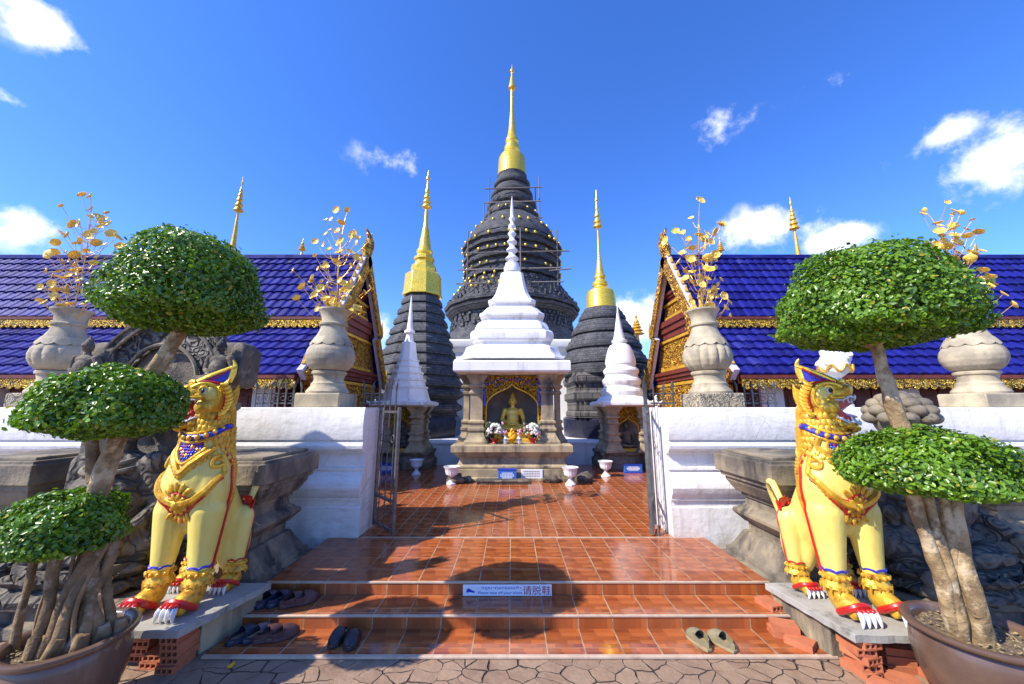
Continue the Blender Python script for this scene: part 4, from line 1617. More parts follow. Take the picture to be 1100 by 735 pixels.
# gilded studs, one part each, on the half one can see
bm = nb()
ball(bm, (0, 0, 0), (1, 1, 1.25), 8, 6)
stud_me = bpy.data.meshes.new('gilded_stud')
bm.to_mesh(stud_me)
bm.free()
stud_me.materials.append(M['gold'])
stud_me.shade_smooth()
n_stud = 0
for (y, hw, n, s) in ((272, 52.9, 38, .075), (285, 52.0, 34, .07), (299, 51.8, 34, .07), (323, 61.5, 36, .08), (316, 56.0, 34, .08), (310, 52.0, 30, .07), (236, 29.6, 18, .06), (255, 43, 22, .075)):
    (r, z), = prof_round(CY, [(y, hw)])
    rnd = random.Random(y)
    for i in range(n):
        a = 2 * PI * (i + rnd.uniform(-.25, .25)) / n
        if rnd.random() < .2 or (y > 305 and math.cos(a) > .1) or math.sin(a) > .05 or n_stud >= 98:
            continue
        n_stud += 1
        o = bpy.data.objects.new('gilded_stud', stud_me)
        COL.objects.link(o)
        o.parent = ch
        o.location = (math.cos(a) * (r + .01), math.sin(a) * (r + .01), z)
        o.scale = (s, s, s)

sc = thing('bamboo_scaffolding', 'thin grey bamboo scaffolding around the upper tiers of the great chedi', 'scaffolding', (0, CY, 0))


def pole(x0, y0, z0, x1, y1, z1):
    bm = nb()
    tube(bm, [(x0, y0, z0), (x1, y1, z1)], [.04, .034], 6)
    obj('pole', bm, 'bamboo', sc, smooth=60)


for (px, dy, ya, yb) in ((526, -1.2, 190, 262), (579, -1.2, 190, 250), (520, 1.2, 218, 250), (503, -2, 248, 312), (598, -2, 247, 318), (559, -3.2, 245, 305), (575, 1.2, 202, 236)):
    a = at(px, ya, CY + dy)
    b_ = at(px, yb, CY + dy)
    pole(a.x, dy, b_.z, a.x, dy, a.z)
for (y, pa, pb, dy) in ((203, 521, 583, -1.5), (218, 519, 582, -1.7), (236, 520, 583, -1.8), (272, 498, 612, -2.9), (290, 492, 604, -3.0), (305, 490, 606, -3.1), (291, 590, 614, -2.2)):
    a, b_ = at(pa, y, CY + dy), at(pb, y, CY + dy)
    pole(a.x, dy, a.z, b_.x, dy, b_.z + .12)

# thin gilded stupas beyond the halls
def far_spire(px, Yd, ytop, ybase, label, dark=False, s=1.0):
    X = at(px, ybase, Yd).x
    t = thing('slender_stupa', label, 'stupa', (X, Yd, 0), 0, 'slender stupas beyond the halls')
    zt, zb_ = zat(ytop, Yd), zat(ybase, Yd)
    L = zt - zb_
    bm = nb(); lathe(bm, [(.9 * s, 0), (.9 * s, zb_ * .5), (.7 * s, zb_ * .55), (.62 * s, zb_ * .8), (.30 * s, zb_)], 12)
    obj('drum', bm, 'plaster' if not dark else 'chedi_grey', t)
    bm = nb()
    w = L / 14
    f = [(.30 * s, 0), (.22 * s, .10), (.17 * s, .22), (.12 * s, .40), (.10 * s, .42), (.10 * s, .50)]
    pr = [(r, zb_ + q * L) for r, q in f]
    for q, r in ((.51, .42), (.58, .34), (.65, .27), (.71, .21), (.77, .15)):
        pr += [(r * s, zb_ + q * L), (r * s, zb_ + (q + .012) * L), (r * .5 * s, zb_ + (q + .055) * L)]
    pr += [(.05 * s, zb_ + .84 * L), (.05 * s, zb_ + .87 * L), (.10 * s, zb_ + .885 * L), (.04 * s, zb_ + .92 * L), (.004, zt)]
    lathe(bm, pr, 16)
    obj('gilded_spire', bm, 'gold_paint', t)


far_spire(250, 15.5, 189, 268, 'tall gilded spire rising behind the left hall beside the left tree crown', s=.46)
far_spire(323, 19, 256, 282, 'small gilded spire tip just above the left hall ridge', s=.45)
far_spire(776, 18, 254, 286, 'small gilded spire tip just above the right hall ridge', s=.45)
far_spire(859, 15.5, 211, 284, 'tall gilded spire rising behind the right hall beside the right tree crown', s=.46)
far_spire(707, 17, 327, 405, 'gilded spire beside the right hall gable', s=.55)
far_spire(686, 20, 335, 385, 'slim grey stupa with a gold tip behind the round chedi', True, s=.95)


# ------------------------------------------------------------------ blue-roofed halls left and right
def roof_sheet(L, yz0, yz1, rows, period=.23):
    """glazed tiles in overlapping rows, waved along the ridge; x from 0 to L"""
    bm = nb()
    (y0, z0), (y1, z1) = yz0, yz1                   # from ridge down to the eave
    S = Vector((0, y1 - y0, z1 - z0))
    d = S.normalized()
    nrm = Vector((0, d.z, -d.y))
    if nrm.z < 0:
        nrm = -nrm
    nx = int(L / period * 8)
    def pt(x, s, h):
        w = .013 * math.sin(2 * PI * x / period) + .007 * math.sin(4 * PI * x / period + .6)
        return Vector((x, y0, z0)) + d * s + nrm * (w + h)
    prev = None
    for r in range(rows):
        s0, s1 = S.length * r / rows, S.length * (r + 1) / rows
        rows_v = []
        for s, h in ((s0 - .03, .0), (s0 + (s1 - s0) * .5, .022), (s1, .048), (s1 + .004, .006)):
            rows_v.append([bm.verts.new(pt(i * L / nx, s, h)) for i in range(nx + 1)])
        for a, b_ in zip(rows_v[:-1], rows_v[1:]):
            for i in range(nx):
                bm.faces.new((a[i], a[i + 1], b_[i + 1], b_[i]))
    return bm


def scallop(L, z0, h, y, per=.16, th=.04):
    bm = nb()
    n = int(L / per * 6)
    top, bot = [], []
    fr = []
    for yy in (y - th / 2, y + th / 2):
        a = []
        for i in range(n + 1):
            x = L * i / n
            ph = (x / per) % 1
            zb_ = z0 + h * .32 * (1 - math.sin(PI * ph))
            a.append((bm.verts.new((x, yy, zb_)), bm.verts.new((x, yy, z0 + h))))
        fr.append(a)
    for i in range(n):
        for q in (0, 1):
            bm.faces.new((fr[q][i][0], fr[q][i + 1][0], fr[q][i + 1][1], fr[q][i][1]))
        bm.faces.new((fr[0][i][0], fr[0][i + 1][0], fr[1][i + 1][0], fr[1][i][0]))
        bm.faces.new((fr[0][i][1], fr[0][i + 1][1], fr[1][i + 1][1], fr[1][i][1]))
    return bm


def flame_row(bm, pts, h, n, lean):
    """little flame-shaped crockets along a line"""
    a, b_ = Vector(pts[0]), Vector(pts[1])
    for i in range(n):
        p = a.lerp(b_, (i + .5) / n)
        q = spline([p, p + Vector((0, lean * h * .3, h * .5)), p + Vector((0, lean * h * .1, h))], 3)
        tube(bm, q, [.045, .05, .045, .04, .03, .015, .004], 6)


def hall(s, Xg, label):
    Yr, L = 9.5, 12.0
    t = thing('blue_roofed_hall', label, 'temple hall', (Xg, Yr, 0), 0, 'blue-roofed halls on both sides of the court')

    def o_(name, bm, m, **kw):
        if s < 0:
            for v in bm.verts:
                v.co.x = -v.co.x
        return obj(name, bm, m, t, **kw)
    ZR, ZUE, ZLT, ZLE = 5.99, 3.98, 3.90, 2.53
    YUE, YLT, YLE = -1.30, -1.10, -2.55
    # walls, columns, doors
    bm = nb(); box(bm, .7, L, -2.0, 2.2, 0.0, 2.9); o_('wall', bm, 'door_red')
    for i in range(9):
        x = .9 + i * 1.36
        bm = nb()
        rectloft(bm, .17, .10, [(.04, .1), (.04, .4), (0, .45), (0, 2.3), (.03, 2.35), (.03, 2.5)], (x, -2.08, 0))
        o_('column', bm, 'white', bevel=.01)
        if i < 8:
            for q in (0, 1):
                bm = nb()
                x0 = x + .26 + q * .43
                box(bm, x0, x0 + .40, -2.06, -2.004, .2, 2.28)
                box(bm, x0 + .06, x0 + .34, -2.075, -2.062, 1.3, 2.15)
                box(bm, x0 + .06, x0 + .34, -2.075, -2.062, .35, 1.1)
                o_('door_leaf', bm, 'maroon', bevel=.01)
    # roofs
    for name, f in (('front', -1), ('rear', 1)):
        bm = roof_sheet(L, (.0, ZR), (-YUE * f, ZUE), 8); o_('upper_roof', bm, 'roof', smooth=55)
        bm = roof_sheet(L, (-YLT * f, ZLT), (-(YLE if f < 0 else -1.95) * f, ZLE), 7); o_('lower_roof', bm, 'roof_low', smooth=55)
        bm = nb(); box(bm, 0, L, f * 1.20 - .03, f * 1.20 + .03, ZLT - .04, ZUE + .06); o_('upper_eave_board', bm, 'maroon')
        EL = 2.55 if f < 0 else 1.95
        bm = nb(); box(bm, 0.02, L, f * (EL - .09) - .03, f * (EL - .09) + .03, ZLE - .16, ZLE + .0); o_('lower_eave_board', bm, 'maroon')
        bm = scallop(L, ZUE - .27, .20, f * 1.36); o_('upper_fascia', bm, 'gold_fret', smooth=None)
        bm = nb(); box(bm, 0.0, L, f * 1.36 - .03, f * 1.36 + .03, ZUE - .068, ZUE - .01); o_('upper_fascia_rail', bm, 'maroon')
        bm = scallop(L, ZLE - .28, .20, f * (EL + .05)); o_('lower_fascia', bm, 'gold_fret', smooth=None)
        bm = nb(); box(bm, 0.0, L, f * (EL + .05) - .03, f * (EL + .05) + .03, ZLE - .078, ZLE - .01); o_('lower_fascia_rail', bm, 'maroon')
        # verge boards of both roof tiers
        for (ya, za, yb, zb_) in ((0, ZR + .05, -YUE * f, ZUE + .02), (-YLT * f, ZLT + .05, EL * f, ZLE + .02)):
            d = Vector((0, yb - ya, zb_ - za)).normalized()
            nn = Vector((0, d.z, -d.y))
            nn = nn if nn.z > 0 else -nn
            a, b_ = Vector((0, ya, za)), Vector((0, yb, zb_))
            def board(x0, x1, h0, h1):
                bm = nb()
                loft(bm, [[p + nn * h + Vector((x, 0, 0)) for x, h in ((x0, h0), (x1, h0), (x1, h1), (x0, h1))] for p in (a, b_)])
                return bm
            o_('verge_board', board(-.14, -.02, -.16, .10), 'lavender', bevel=.008)
            o_('verge_gilding', board(-.20, -.145, -.22, .04), 'gold_carved')
            bm = nb(); flame_row(bm, (a + nn * .1 + Vector((-.08, 0, 0)), b_ + nn * .1 + Vector((-.08, 0, 0))), .20, 8 if za > 5 else 6, -f * .6)
            o_('crockets', bm, 'gold_paint')
            if f < 0 and za < 5:
                continue
            # tail finial at the foot of the verge
            bm = nb()
            q = spline([b_ + Vector((-.09, 0, 0)), b_ + Vector((-.09, f * .16, .02)), b_ + Vector((-.09, f * .26, .20)), b_ + Vector((-.09, f * .20, .42)), b_ + Vector((-.09, f * .28, .58))], 4)
            tube(bm, q, [.07 - .0042 * i for i in range(len(q))], 8)
            o_('tail_finial', bm, 'gold_paint')
    bm = nb(); box(bm, 0, L, -.09, .09, ZR - .05, ZR + .075); o_('ridge_cap', bm, 'roof', bevel=.02)
    # gable: gilded boards between dark red cornices
    for (z0, z1, w0, w1) in ((4.36, 4.84, .98, .68), (2.92, 3.82, 1.62, 1.24)):
        bm = nb()
        loft(bm, [[(x, -w0, z0), (x, w0, z0), (x, w1, z1), (x, -w1, z1)] for x in (.12, .24)])
        o_('gable_panel', bm, 'gold_carved')
    for (z0, z1, w, pr) in ((4.86, 5.10, .66, .00), (3.84, 4.34, 1.12, -.02), (2.60, 2.90, 1.75, -.04)):
        bm = nb()
        for j in range(3):
            h = (z1 - z0) / 3
            box(bm, .02 + pr + .05 * j, .26, -w + .05 * j, w - .05 * j, z1 - h * (j + 1) + .004, z1 - h * j)
        o_('gable_cornice', bm, 'maroon', bevel=.006)
    bm = nb(); box(bm, .10, .30, -1.8, 1.8, 1.75, 2.58); o_('gable_frieze', bm, 'gold_carved')
    for (z0, z1, w) in ((4.36, 4.84, .80), (2.92, 3.82, 1.30), (1.75, 2.58, 1.75)):
        for (za, zb_) in ((z0 + .005, z0 + .085), (z1 - .085, z1 - .005)):
            bm = nb(); box(bm, .075, .118, -w, w, za, zb_); o_('panel_rail', bm, 'gold_paint', bevel=.008)
    bm = nb(); ball(bm, (.1, 0, 5.28), (.05, .16, .18), 14, 10); o_('gable_boss', bm, 'gold_carved')
    for y in (-1.6, -.6, .6, 1.6):
        bm = nb(); rectloft(bm, .13, .13, [(.04, 0), (.04, .3), (0, .32), (0, 1.6), (.04, 1.74)], (.2, y, 0)); o_('porch_column', bm, 'door_red', bevel=.01)
    bm = nb(); box(bm, .26, .7, -1.98, 1.98, 2.72, 2.9); o_('porch_ceiling', bm, 'maroon')
    bm = nb()
    loft(bm, [[(x, -2.4, 2.6), (x, 1.85, 2.6), (x, 1.15, 3.85), (x, 0, 5.85), (x, -1.15, 3.85)] for x in (.27, .34)])
    o_('gable_wall', bm, 'maroon')
    # apex finial
    bm = nb()
    q = spline([(-.08, 0, ZR - .1), (-.10, -.02, ZR + .22), (-.14, .02, ZR + .42), (-.12, .0, ZR + .62), (-.06, -.02, ZR + .86)], 5)
    tube(bm, q, [.07, .09, .11, .13, .145, .15, .15, .145, .14, .13, .125, .12, .11, .10, .09, .08, .065, .05, .035, .02, .004][:len(q)], 10)
    for i in range(7):
        c_ = q[4 + 2 * i]
        for g in (-1, 1):
            tube(bm, spline([c_, c_ + Vector((0, g * .13, .06)), c_ + Vector((0, g * .17, .17))], 2), [.05, .05, .04, .025, .005], 6)
    o_('apex_finial', bm, 'gold_carved')
    return t


hall(-1, -4.12, 'blue glazed-roof hall left of the court, gable facing right')
hall(1, 4.36, 'blue glazed-roof hall right of the court, gable facing left')


# ------------------------------------------------------------------ guardian lions on their slabs
def merge(dst, src, mx):
    me = bpy.data.meshes.new('t')
    src.to_mesh(me)
    src.free()
    me.transform(mx)
    dst.from_mesh(me)
    bpy.data.meshes.remove(me)


def lion(s, loc, rz, label):
    """s = +1: head turned to +x; s = -1 mirrored"""
    t = thing('guardian_lion', label, 'lion statue', loc, rz, 'yellow guardian lions flanking the steps')
    HM = Matrix.Translation((.0, -.03, 1.665)) @ Matrix.Rotation(R(40), 4, 'Z') @ Matrix.Rotation(R(-8), 4, 'X') @ Matrix.Scale(.76, 4)

    def finish(name, bm, m, smooth=40, bevel=0):
        if s < 0:
            for v in bm.verts:
                v.co.x = -v.co.x
        return obj(name, bm, m, t, smooth=smooth, bevel=bevel)
    # ---- one continuous body
    bm = nb()
    ball(bm, (0, -.03, 1.0), (.275, .235, .35), 24, 16)
    ball(bm, (0, .03, .76), (.215, .21, .24), 24, 16)
    for q in (-1, 1):
        ball(bm, (.155 * q, -.05, .90), (.145, .175, .27), 16, 12)
        capsule(bm, (.165 * q, -.07, .74), (.18 * q, -.09, .19), .150, .076)
        ball(bm, (.18 * q, -.17, .08), (.086, .16, .08), 16, 12)
        ball(bm, (.18 * q, -.10, .15), (.082, .10, .12), 16, 12)
        for j in range(4):
            ball(bm, (.18 * q + (-.054 + .036 * j), -.29, .06), (.024, .055, .05), 10, 8)
        ball(bm, (.12 * q, .42, .36), (.12, .20, .26), 18, 14)
        capsule(bm, (.215 * q, .36, .59), (.222 * q, .34, .17), .105, .062)
        ball(bm, (.20 * q, .38, .56), (.09, .13, .13), 14, 10)
        ball(bm, (.222 * q, .28, .07), (.08, .13, .07), 14, 10)
        for j in range(4):
            ball(bm, (.222 * q + (-.054 + .036 * j), .17, .05), (.023, .05, .042), 10, 8)
    capsule(bm, (0, .10, .86), (0, .42, .42), .23, .225, 20)
    capsule(bm, (0, .0, 1.12), (0, .02, 1.48), .215, .175, 20)
    hb = nb()
    ball(hb, (0, .03, .05), (.205, .22, .22), 20, 14)
    for q in (-1, 1):
        ball(hb, (.105 * q, -.13, .165), (.075, .075, .045), 12, 8)
        ball(hb, (.12 * q, -.05, -.07), (.09, .13, .11), 12, 10)
        cone(hb, (.17 * q, .05, .14), (.25 * q, .10, .30), .06, .012, 8)
        ball(hb, (.06 * q, -.285, .105), (.05, .05, .05), 10, 8)
    ball(hb, (0, -.16, .075), (.155, .165, .105), 18, 12)
    ball(hb, (0, -.24, .10), (.115, .09, .08), 14, 10)
    ball(hb, (0, -.13, -.27), (.12, .17, .05), 18, 12, rot=Euler((.42, 0, 0)))
    ball(hb, (0, .05, -.19), (.18, .15, .16), 16, 12)
    merge(bm, hb, HM)
    me = remesh(bm, .0125, 5)
    if s < 0:
        for v in me.vertices:
            v.co.x = -v.co.x
        me.flip_normals()
    body = mesh_obj('body', me, ['lion_yellow', 'gold_paint', 'red'], t)
    for p in me.polygons:
        c = p.center
        col = 1.36 - .26 * min(1, max(0, (c.y + .10) / .16))
        if c.z > col or (c.z < .20 and c.y < .05) or (c.z < .14 and c.y < .42 and abs(c.x) > .17):
            p.material_index = 2 if col < c.z < 1.40 else 1
    tmp = bmesh.new()
    tmp.from_mesh(me)
    if s < 0:                                    # work in the unmirrored frame
        for v in tmp.verts:
            v.co.x = -v.co.x
        bmesh.ops.reverse_faces(tmp, faces=tmp.faces)
    bvh = BVHTree.FromBMesh(tmp)
    tmp.free()

    def hit(o, d, lift=.0):
        h, n, i, dist = bvh.ray_cast(Vector(o), Vector(d).normalized())
        if h is None:
            return None, None
        if n.dot(Vector(d)) > 0:
            n = -n
        return h + n * lift, n

    def front(x, z, lift=.012):
        return hit((x, -2, z), (0, 1, 0), lift)

    def side(q, y, z, lift=.012):
        return hit((2 * q, y, z), (-q, 0, 0), lift)

    def radial(a, z, lift=.01, cy=.0):
        d = Vector((math.sin(a), -math.cos(a), 0))
        return hit(Vector((0, cy, z)) + d * 1.5, -d, lift)

    def line(bm, fn, pts, rad, lift=.008, n=6, m=6):
        ps = []
        for p in spline([(a, b_, 0) for a, b_ in pts], m):
            h, nn = fn(p.x, p.y, lift)
            if h is not None and (not ps or (h - ps[-1]).length < .25):
                ps.append(h)
        if len(ps) > 2:
            rr = rad if not callable(rad) else [rad(i / (len(ps) - 1)) for i in range(len(ps))]
            tube(bm, ps, rr, n)
        return ps

    def scale_at(bm, h, n, up, size, flat=.35, mi=0):
        """a rounded scale or bead lying on the skin"""
        n = n.normalized()
        up = Vector(up)
        upp = (up - n * up.dot(n)).normalized()
        w = n.cross(upp)
        mx = Matrix((w, n, upp)).transposed()
        ball(bm, h, (size[0], size[0] * flat, size[1]), 8, 6, mi, mx.to_euler())

    rnd = random.Random(11)
    # ---- mane of gilded scales round the neck
    bm = nb()
    for row in range(9):
        z = 1.12 + .052 * row
        for i in range(24):
            a = 2 * PI * (i + .5 * (row % 2)) / 24
            h, n = radial(a, z, .004)
            if h is None or h.xy.length > .36 or z < 1.36 - .26 * min(1, max(0, (h.y + .10) / .16)):
                continue
            scale_at(bm, h, n, (0, 0, 1), (.034, .040), .55)
    for i in range(36):                                      # flame crest down the back of head and neck
        f = i / 35
        for q in (-1, 1):
            a = PI + q * (1.2 - .1 * f)
            h, n = radial(a, 1.15 + .60 * f, 0)
            if h is None:
                continue
            tube(bm, spline([h, h + n * .03 + Vector((0, 0, .02)), h + n * .045 + Vector((0, 0, .065))], 3), [.022, .024, .022, .018, .013, .008, .002], 5)
    finish('mane', bm, 'gold_paint')
    bm = nb()
    for i in range(20):                                      # ruffled lower edge in red
        a0 = PI * 2 * i / 20
    ps = []
    for i in range(61):
        a = 2 * PI * i / 60
        h, n = radial(a, 1.10 + .25 * min(1, max(0, (math.cos(a) + .25) / .6)) + .012 * math.sin(12 * a), .006)
        if h is not None:
            ps.append(h)
    tube(bm, ps, .014, 6)
    finish('mane_edging', bm, 'red')
    # ---- blue collar with gold bosses
    bm = nb()
    ps = []
    for i in range(33):
        a = -PI * .62 + PI * 1.24 * i / 32
        h, n = radial(a, 1.44 - .09 * max(0, math.cos(a)), .010)
        if h is not None:
            ps.append(h)
    tube(bm, ps, .028, 8)
    finish('collar', bm, 'blue_enamel')
    bm = nb()
    for i in range(1, 33, 3):
        if i < len(ps):
            ball(bm, ps[i] + Vector((0, -.028, .0)), .024, 8, 6)
    pp = [p + Vector((0, -.012, -.036)) for p in ps]
    tube(bm, pp, .014, 6)
    tube(bm, [p + Vector((0, -.006, .038)) for p in ps], .012, 6)
    finish('collar_bosses', bm, 'gold_paint')
    # ---- bib: gilded leaf with a mirror mosaic
    bm = nb()
    outl = [(-.15, 1.35), (-.17, 1.27), (-.13, 1.20), (-.06, 1.13), (0, 1.07), (.06, 1.13), (.13, 1.20), (.17, 1.27), (.15, 1.35)]
    line(bm, front, outl, .026, .010)
    for x, z in spline([(a, b_, 0) for a, b_ in outl], 4) and [(p.x, p.y) for p in spline([(a, b_, 0) for a, b_ in outl], 3)]:
        h, n = front(x * 1.16, z - .02, .006)
        if h is not None:
            scale_at(bm, h, n, (x * .6, 0, -1), (.022, .036), .6)
    line(bm, front, [(-.11, 1.32), (-.12, 1.26), (-.08, 1.20), (0, 1.14), (.08, 1.20), (.12, 1.26), (.11, 1.32)], .014, .014)
    finish('bib', bm, 'gold_paint')
    bm = nb()
    for i in range(-4, 5):
        for j in range(9):
            x, z = i * .0235, 1.325 - .0235 * j
            if abs(x) > .105 - max(0, 1.26 - z) * .9:
                continue
            h, n = front(x, z, .008)
            if h is not None:
                scale_at(bm, h, n, (0, 0, 1), (.0145, .0145), .5, 1 if (i * 3 + j * 5) % 4 == 0 else 2 if (i + j * 2) % 7 == 3 else 0)
    finish('bib_mosaic', bm, ['blue_enamel', 'red', 'gold'])
    # ---- harness: gilded scroll bands meeting at a flower on the breast
    bm = nb()
    for q in (-1, 1):
        pth = [(.215 * q, 1.165), (.25 * q, 1.15), (.245 * q, 1.11), (.215 * q, 1.115), (.205 * q, 1.165), (.235 * q, 1.20), (.272 * q, 1.15), (.268 * q, 1.03), (.22 * q, .925), (.13 * q, .855), (.0, .82)]
        line(bm, front, pth, lambda f: .015 + .018 * f, .010)
        for i, p in enumerate(spline([(a, b_, 0) for a, b_ in pth[5:]], 4)):
            h, n = front(p.x, p.y - .028, .006)
            if h is not None:
                scale_at(bm, h, n, (0, 0, -1), (.018, .03), .6)
    for i in range(10):
        a = 2 * PI * i / 10
        h, n = front(.062 * math.cos(a), .82 + .062 * math.sin(a), .016)
        if h is not None:
            scale_at(bm, h, n, (math.cos(a), 0, math.sin(a)), (.021, .034), .6)
    for i in range(5):
        a = PI / 2 + (i - 2) * .42
        h, n = front(.115 * math.cos(a), .835 + .125 * math.sin(a), .012)
        if h is not None:
            scale_at(bm, h, n, (math.cos(a), 0, math.sin(a)), (.022, .045), .6)
        h, n = front(.115 * math.cos(a), .785 - .10 * math.sin(a), .010)
        if h is not None:
            scale_at(bm, h, n, (math.cos(a), 0, -math.sin(a)), (.022, .04), .6)
    h, n = front(0, .82, .03)
    if h is not None:
        scale_at(bm, h, n, (0, 0, 1), (.034, .034), .8)
    finish('breast_harness', bm, 'gold_paint')
    bm = nb()
    for q in (-1, 1):
        line(bm, front, [(.285 * q, 1.16), (.29 * q, 1.04), (.245 * q, .95), (.16 * q, .89), (.08 * q, .86)], .009, .012)
        line(bm, front, [(.25 * q, .98), (.21 * q, .875), (.13 * q, .80), (.06 * q, .72), (0, .66)], .011, .008)
    ring = []
    for i in range(25):
        h, n = front(.088 * math.cos(2 * PI * i / 24), .82 + .088 * math.sin(2 * PI * i / 24), .012)
        if h is not None:
            ring.append(h)
    tube(bm, ring, .011, 6)
    finish('harness_edging', bm, 'red')
    # ---- red and gold fringe from neck to paw on both flanks
    for q in (-1, 1):
        pth = [(.06, 1.42), (.07, 1.25), (.06, 1.08), (.05, .92), (.04, .76), (.015, .60), (-.01, .44), (-.03, .27)]
        bm = nb()
        ps = line(bm, lambda a, b_, l: side(q, a, b_, l), pth, .017, .006)
        finish('flank_piping', bm, 'red')
        bm = nb()
        for i, p in enumerate(spline([(a, b_, 0) for a, b_ in pth], 6)):
            h, n = side(q, p.x + .042, p.y, .006)
            if h is None:
                continue
            out = (n * .6 + Vector((0, 1, 0)) * .9 + Vector((0, 0, -.4))).normalized()
            tube(bm, spline([h - out * .02, h + out * .025, h + out * .055 + Vector((0, 0, .025))], 2), [.028, .032, .026, .014, .004], 6)
        finish('flank_fringe', bm, 'gold_paint')
        # haunch line
        bm = nb()
        line(bm, lambda a, b_, l: side(q, a, b_, l), [(.44, .68), (.455, .60), (.43, .45), (.40, .34), (.385, .24)], .010, .006)
        for i in range(6):
            h, n = side(q, .36 + .02 * i, .66 + .006 * i, .01)
            if h is not None:
                cone(bm, h, h + n * .02 + Vector((0, .03, .05)), .018, .002, 6)
        finish('haunch_piping', bm, 'red')
    # ---- anklets, claws and red cuffs
    for q in (-1, 1):
        for (cx, cy, r, z, rear) in ((.18 * q, -.09, .084, .215, 0), (.222 * q, .338, .070, .168, 1)):
            k = .7 if rear else 1.0
            bm = nb()
            lathe(bm, [(r * .9, .070 * k), (r + .010, .062 * k), (r + .014, .038 * k), (r + .008, .016 * k), (r + .018, .0), (r + .028, -.036 * k), (r + .012, -.04 * k), (r * .9, -.01)], 40,
                  (cx, cy, z), plan=lambda a, zz: 1 + (.07 * abs(math.sin(a * 6)) if zz < .0 else .02 * math.sin(a * 12)))
            for i in range(12):
                a = 2 * PI * i / 12
                ball(bm, (cx + (r + .02) * math.cos(a), cy + (r + .02) * math.sin(a), z + .04 * k), .017 * k, 7, 5)
                tube(bm, [(cx + (r + .02) * math.cos(a), cy + (r + .02) * math.sin(a), z - .02 * k), (cx + (r + .032) * math.cos(a), cy + (r + .032) * math.sin(a), z - .070 * k)], [.020 * k, .004], 6)
            finish('anklet', bm, 'gold_paint')
            bm = nb()
            pts = [(cx + (r + .004) * math.cos(2 * PI * i / 48), cy + (r + .004) * math.sin(2 * PI * i / 48), z + .082 * k + .014 * abs(math.sin(2 * PI * i / 48 * 3))) for i in range(49)]
            tube(bm, pts, .010 * k, 6)
            finish('anklet_piping', bm, 'blue_enamel' if not rear else 'red')
            fy = cy - (.20 if not rear else .14)
            w = .088 if not rear else .078
            bm = nb()
            tube(bm, spline([(cx - w, fy + .10, .03), (cx - w * .92, fy + .0, .085), (cx - w * .4, fy - .045, .118 * (k ** .5)), (cx + w * .4, fy - .045, .118 * (k ** .5)), (cx + w * .92, fy, .085), (cx + w, fy + .10, .03)], 5), .027 * k, 8)
            for i in range(4):
                x = cx + w * (-.66 + .44 * i)
                ball(bm, (x, fy - .075, .095 * k ** .5), (.024 * k, .034 * k, .022 * k), 8, 6)
            finish('paw_cuff', bm, 'red')
            bm = nb()
            for i in range(4):
                x = cx + w * (-.66 + .44 * i)
                e = .015 * (i - 1.5)
                tube(bm, spline([(x, fy - .07, .095 * k), (x + e * .3, fy - .10 * k, .082 * k), (x + e * .6, fy - .116 * k, .045 * k), (x + e, fy - .12 * k, .004)], 3),
                     [.020 * k] * 4 + [.021 * k, .020 * k, .017 * k, .013 * k, .009 * k, .003], 8)
            finish('claws', bm, 'claw' if s > 0 else 'silver')
    # ---- head fittings (head frame)
    def head(name, hb, m, smooth=40):
        bm2 = nb()
        merge(bm2, hb, HM)
        return finish(name, bm2, m, smooth)
    hb = nb(); loft(hb, [[(x, .05, -.10), (x * .95, -.10, -.03), (x * .80, -.255, -.015), (x * .72, -.275, -.06), (x * .8, -.15, -.13), (x * .70, -.25, -.225), (x * .78, -.22, -.275), (x * .95, -.08, -.24)] for x in (-.105, .105)]); head('mouth', hb, 'red', 30)
    hb = nb(); ball(hb, (0, -.19, -.185), (.06, .11, .022), 12, 8, rot=Euler((.3, 0, 0))); head('tongue', hb, 'petal_pink')
    hb = nb()
    for lower in (0, 1):
        n = 15
        arc = []
        for i in range(n):
            a = -PI * .62 + PI * 1.24 * i / (n - 1)
            x = .128 * math.sin(a) * (.9 if lower else 1)
            y = -.14 - .19 * math.cos(a) * (.86 if lower else 1)
            zt = -.02 + .03 * math.cos(a * .8) if not lower else -.185 - .105 * math.cos(a * .8)
            zt += .012 * math.sin(a * 7)
            arc.append((x, y, zt))
            big = abs(abs(a) - .75) < .14
            L = (.075 if big else .038)
            cone(hb, (x, y, zt), (x * .96, y * .99, zt + (L if lower else -L)), .015 if big else .012, .002, 6)
        tube(hb, spline(arc, 3), .013, 6)
    head('teeth', hb, 'silver')
    for q in (-1, 1):
        hb = nb(); ball(hb, (.152 * q, -.115, .105), (.042, .042, .042), 14, 10); head('eye', hb, 'claw')
        hb = nb(); ball(hb, (.178 * q, -.137, .105), (.023, .023, .026), 10, 8); head('pupil', hb, 'black')
        hb = nb()
        tube(hb, [(.165 * q + .01 * q * math.sin(a), -.125 - .055 * math.cos(a) * .9, .105 + .055 * math.sin(a)) for a in [2 * PI * i / 20 for i in range(21)]], .014, 6)
        tube(hb, spline([(.10 * q, -.25, .13), (.14 * q, -.17, .185), (.19 * q, -.06, .19), (.215 * q, .03, .12), (.205 * q, .05, .0), (.17 * q, -.02, -.10)], 5), .020, 7)
        for i in range(9):
            f = i / 8
            p = Vector((.222 * q, .02 + .10 * math.sin(f * 2.4), .20 - .34 * f))
            tube(hb, spline([p, p + Vector((.02 * q, .05, .02)), p + Vector((.02 * q, .075, .06))], 2), [.026, .026, .02, .012, .003], 6)
        tube(hb, spline([(.135 * q, -.25, .015), (.165 * q, -.19, .02), (.18 * q, -.13, .035), (.16 * q, -.17, .06), (.13 * q, -.20, .05)], 4), .013, 6)
        head('brow_scroll', hb, 'gold')
        hb = nb()
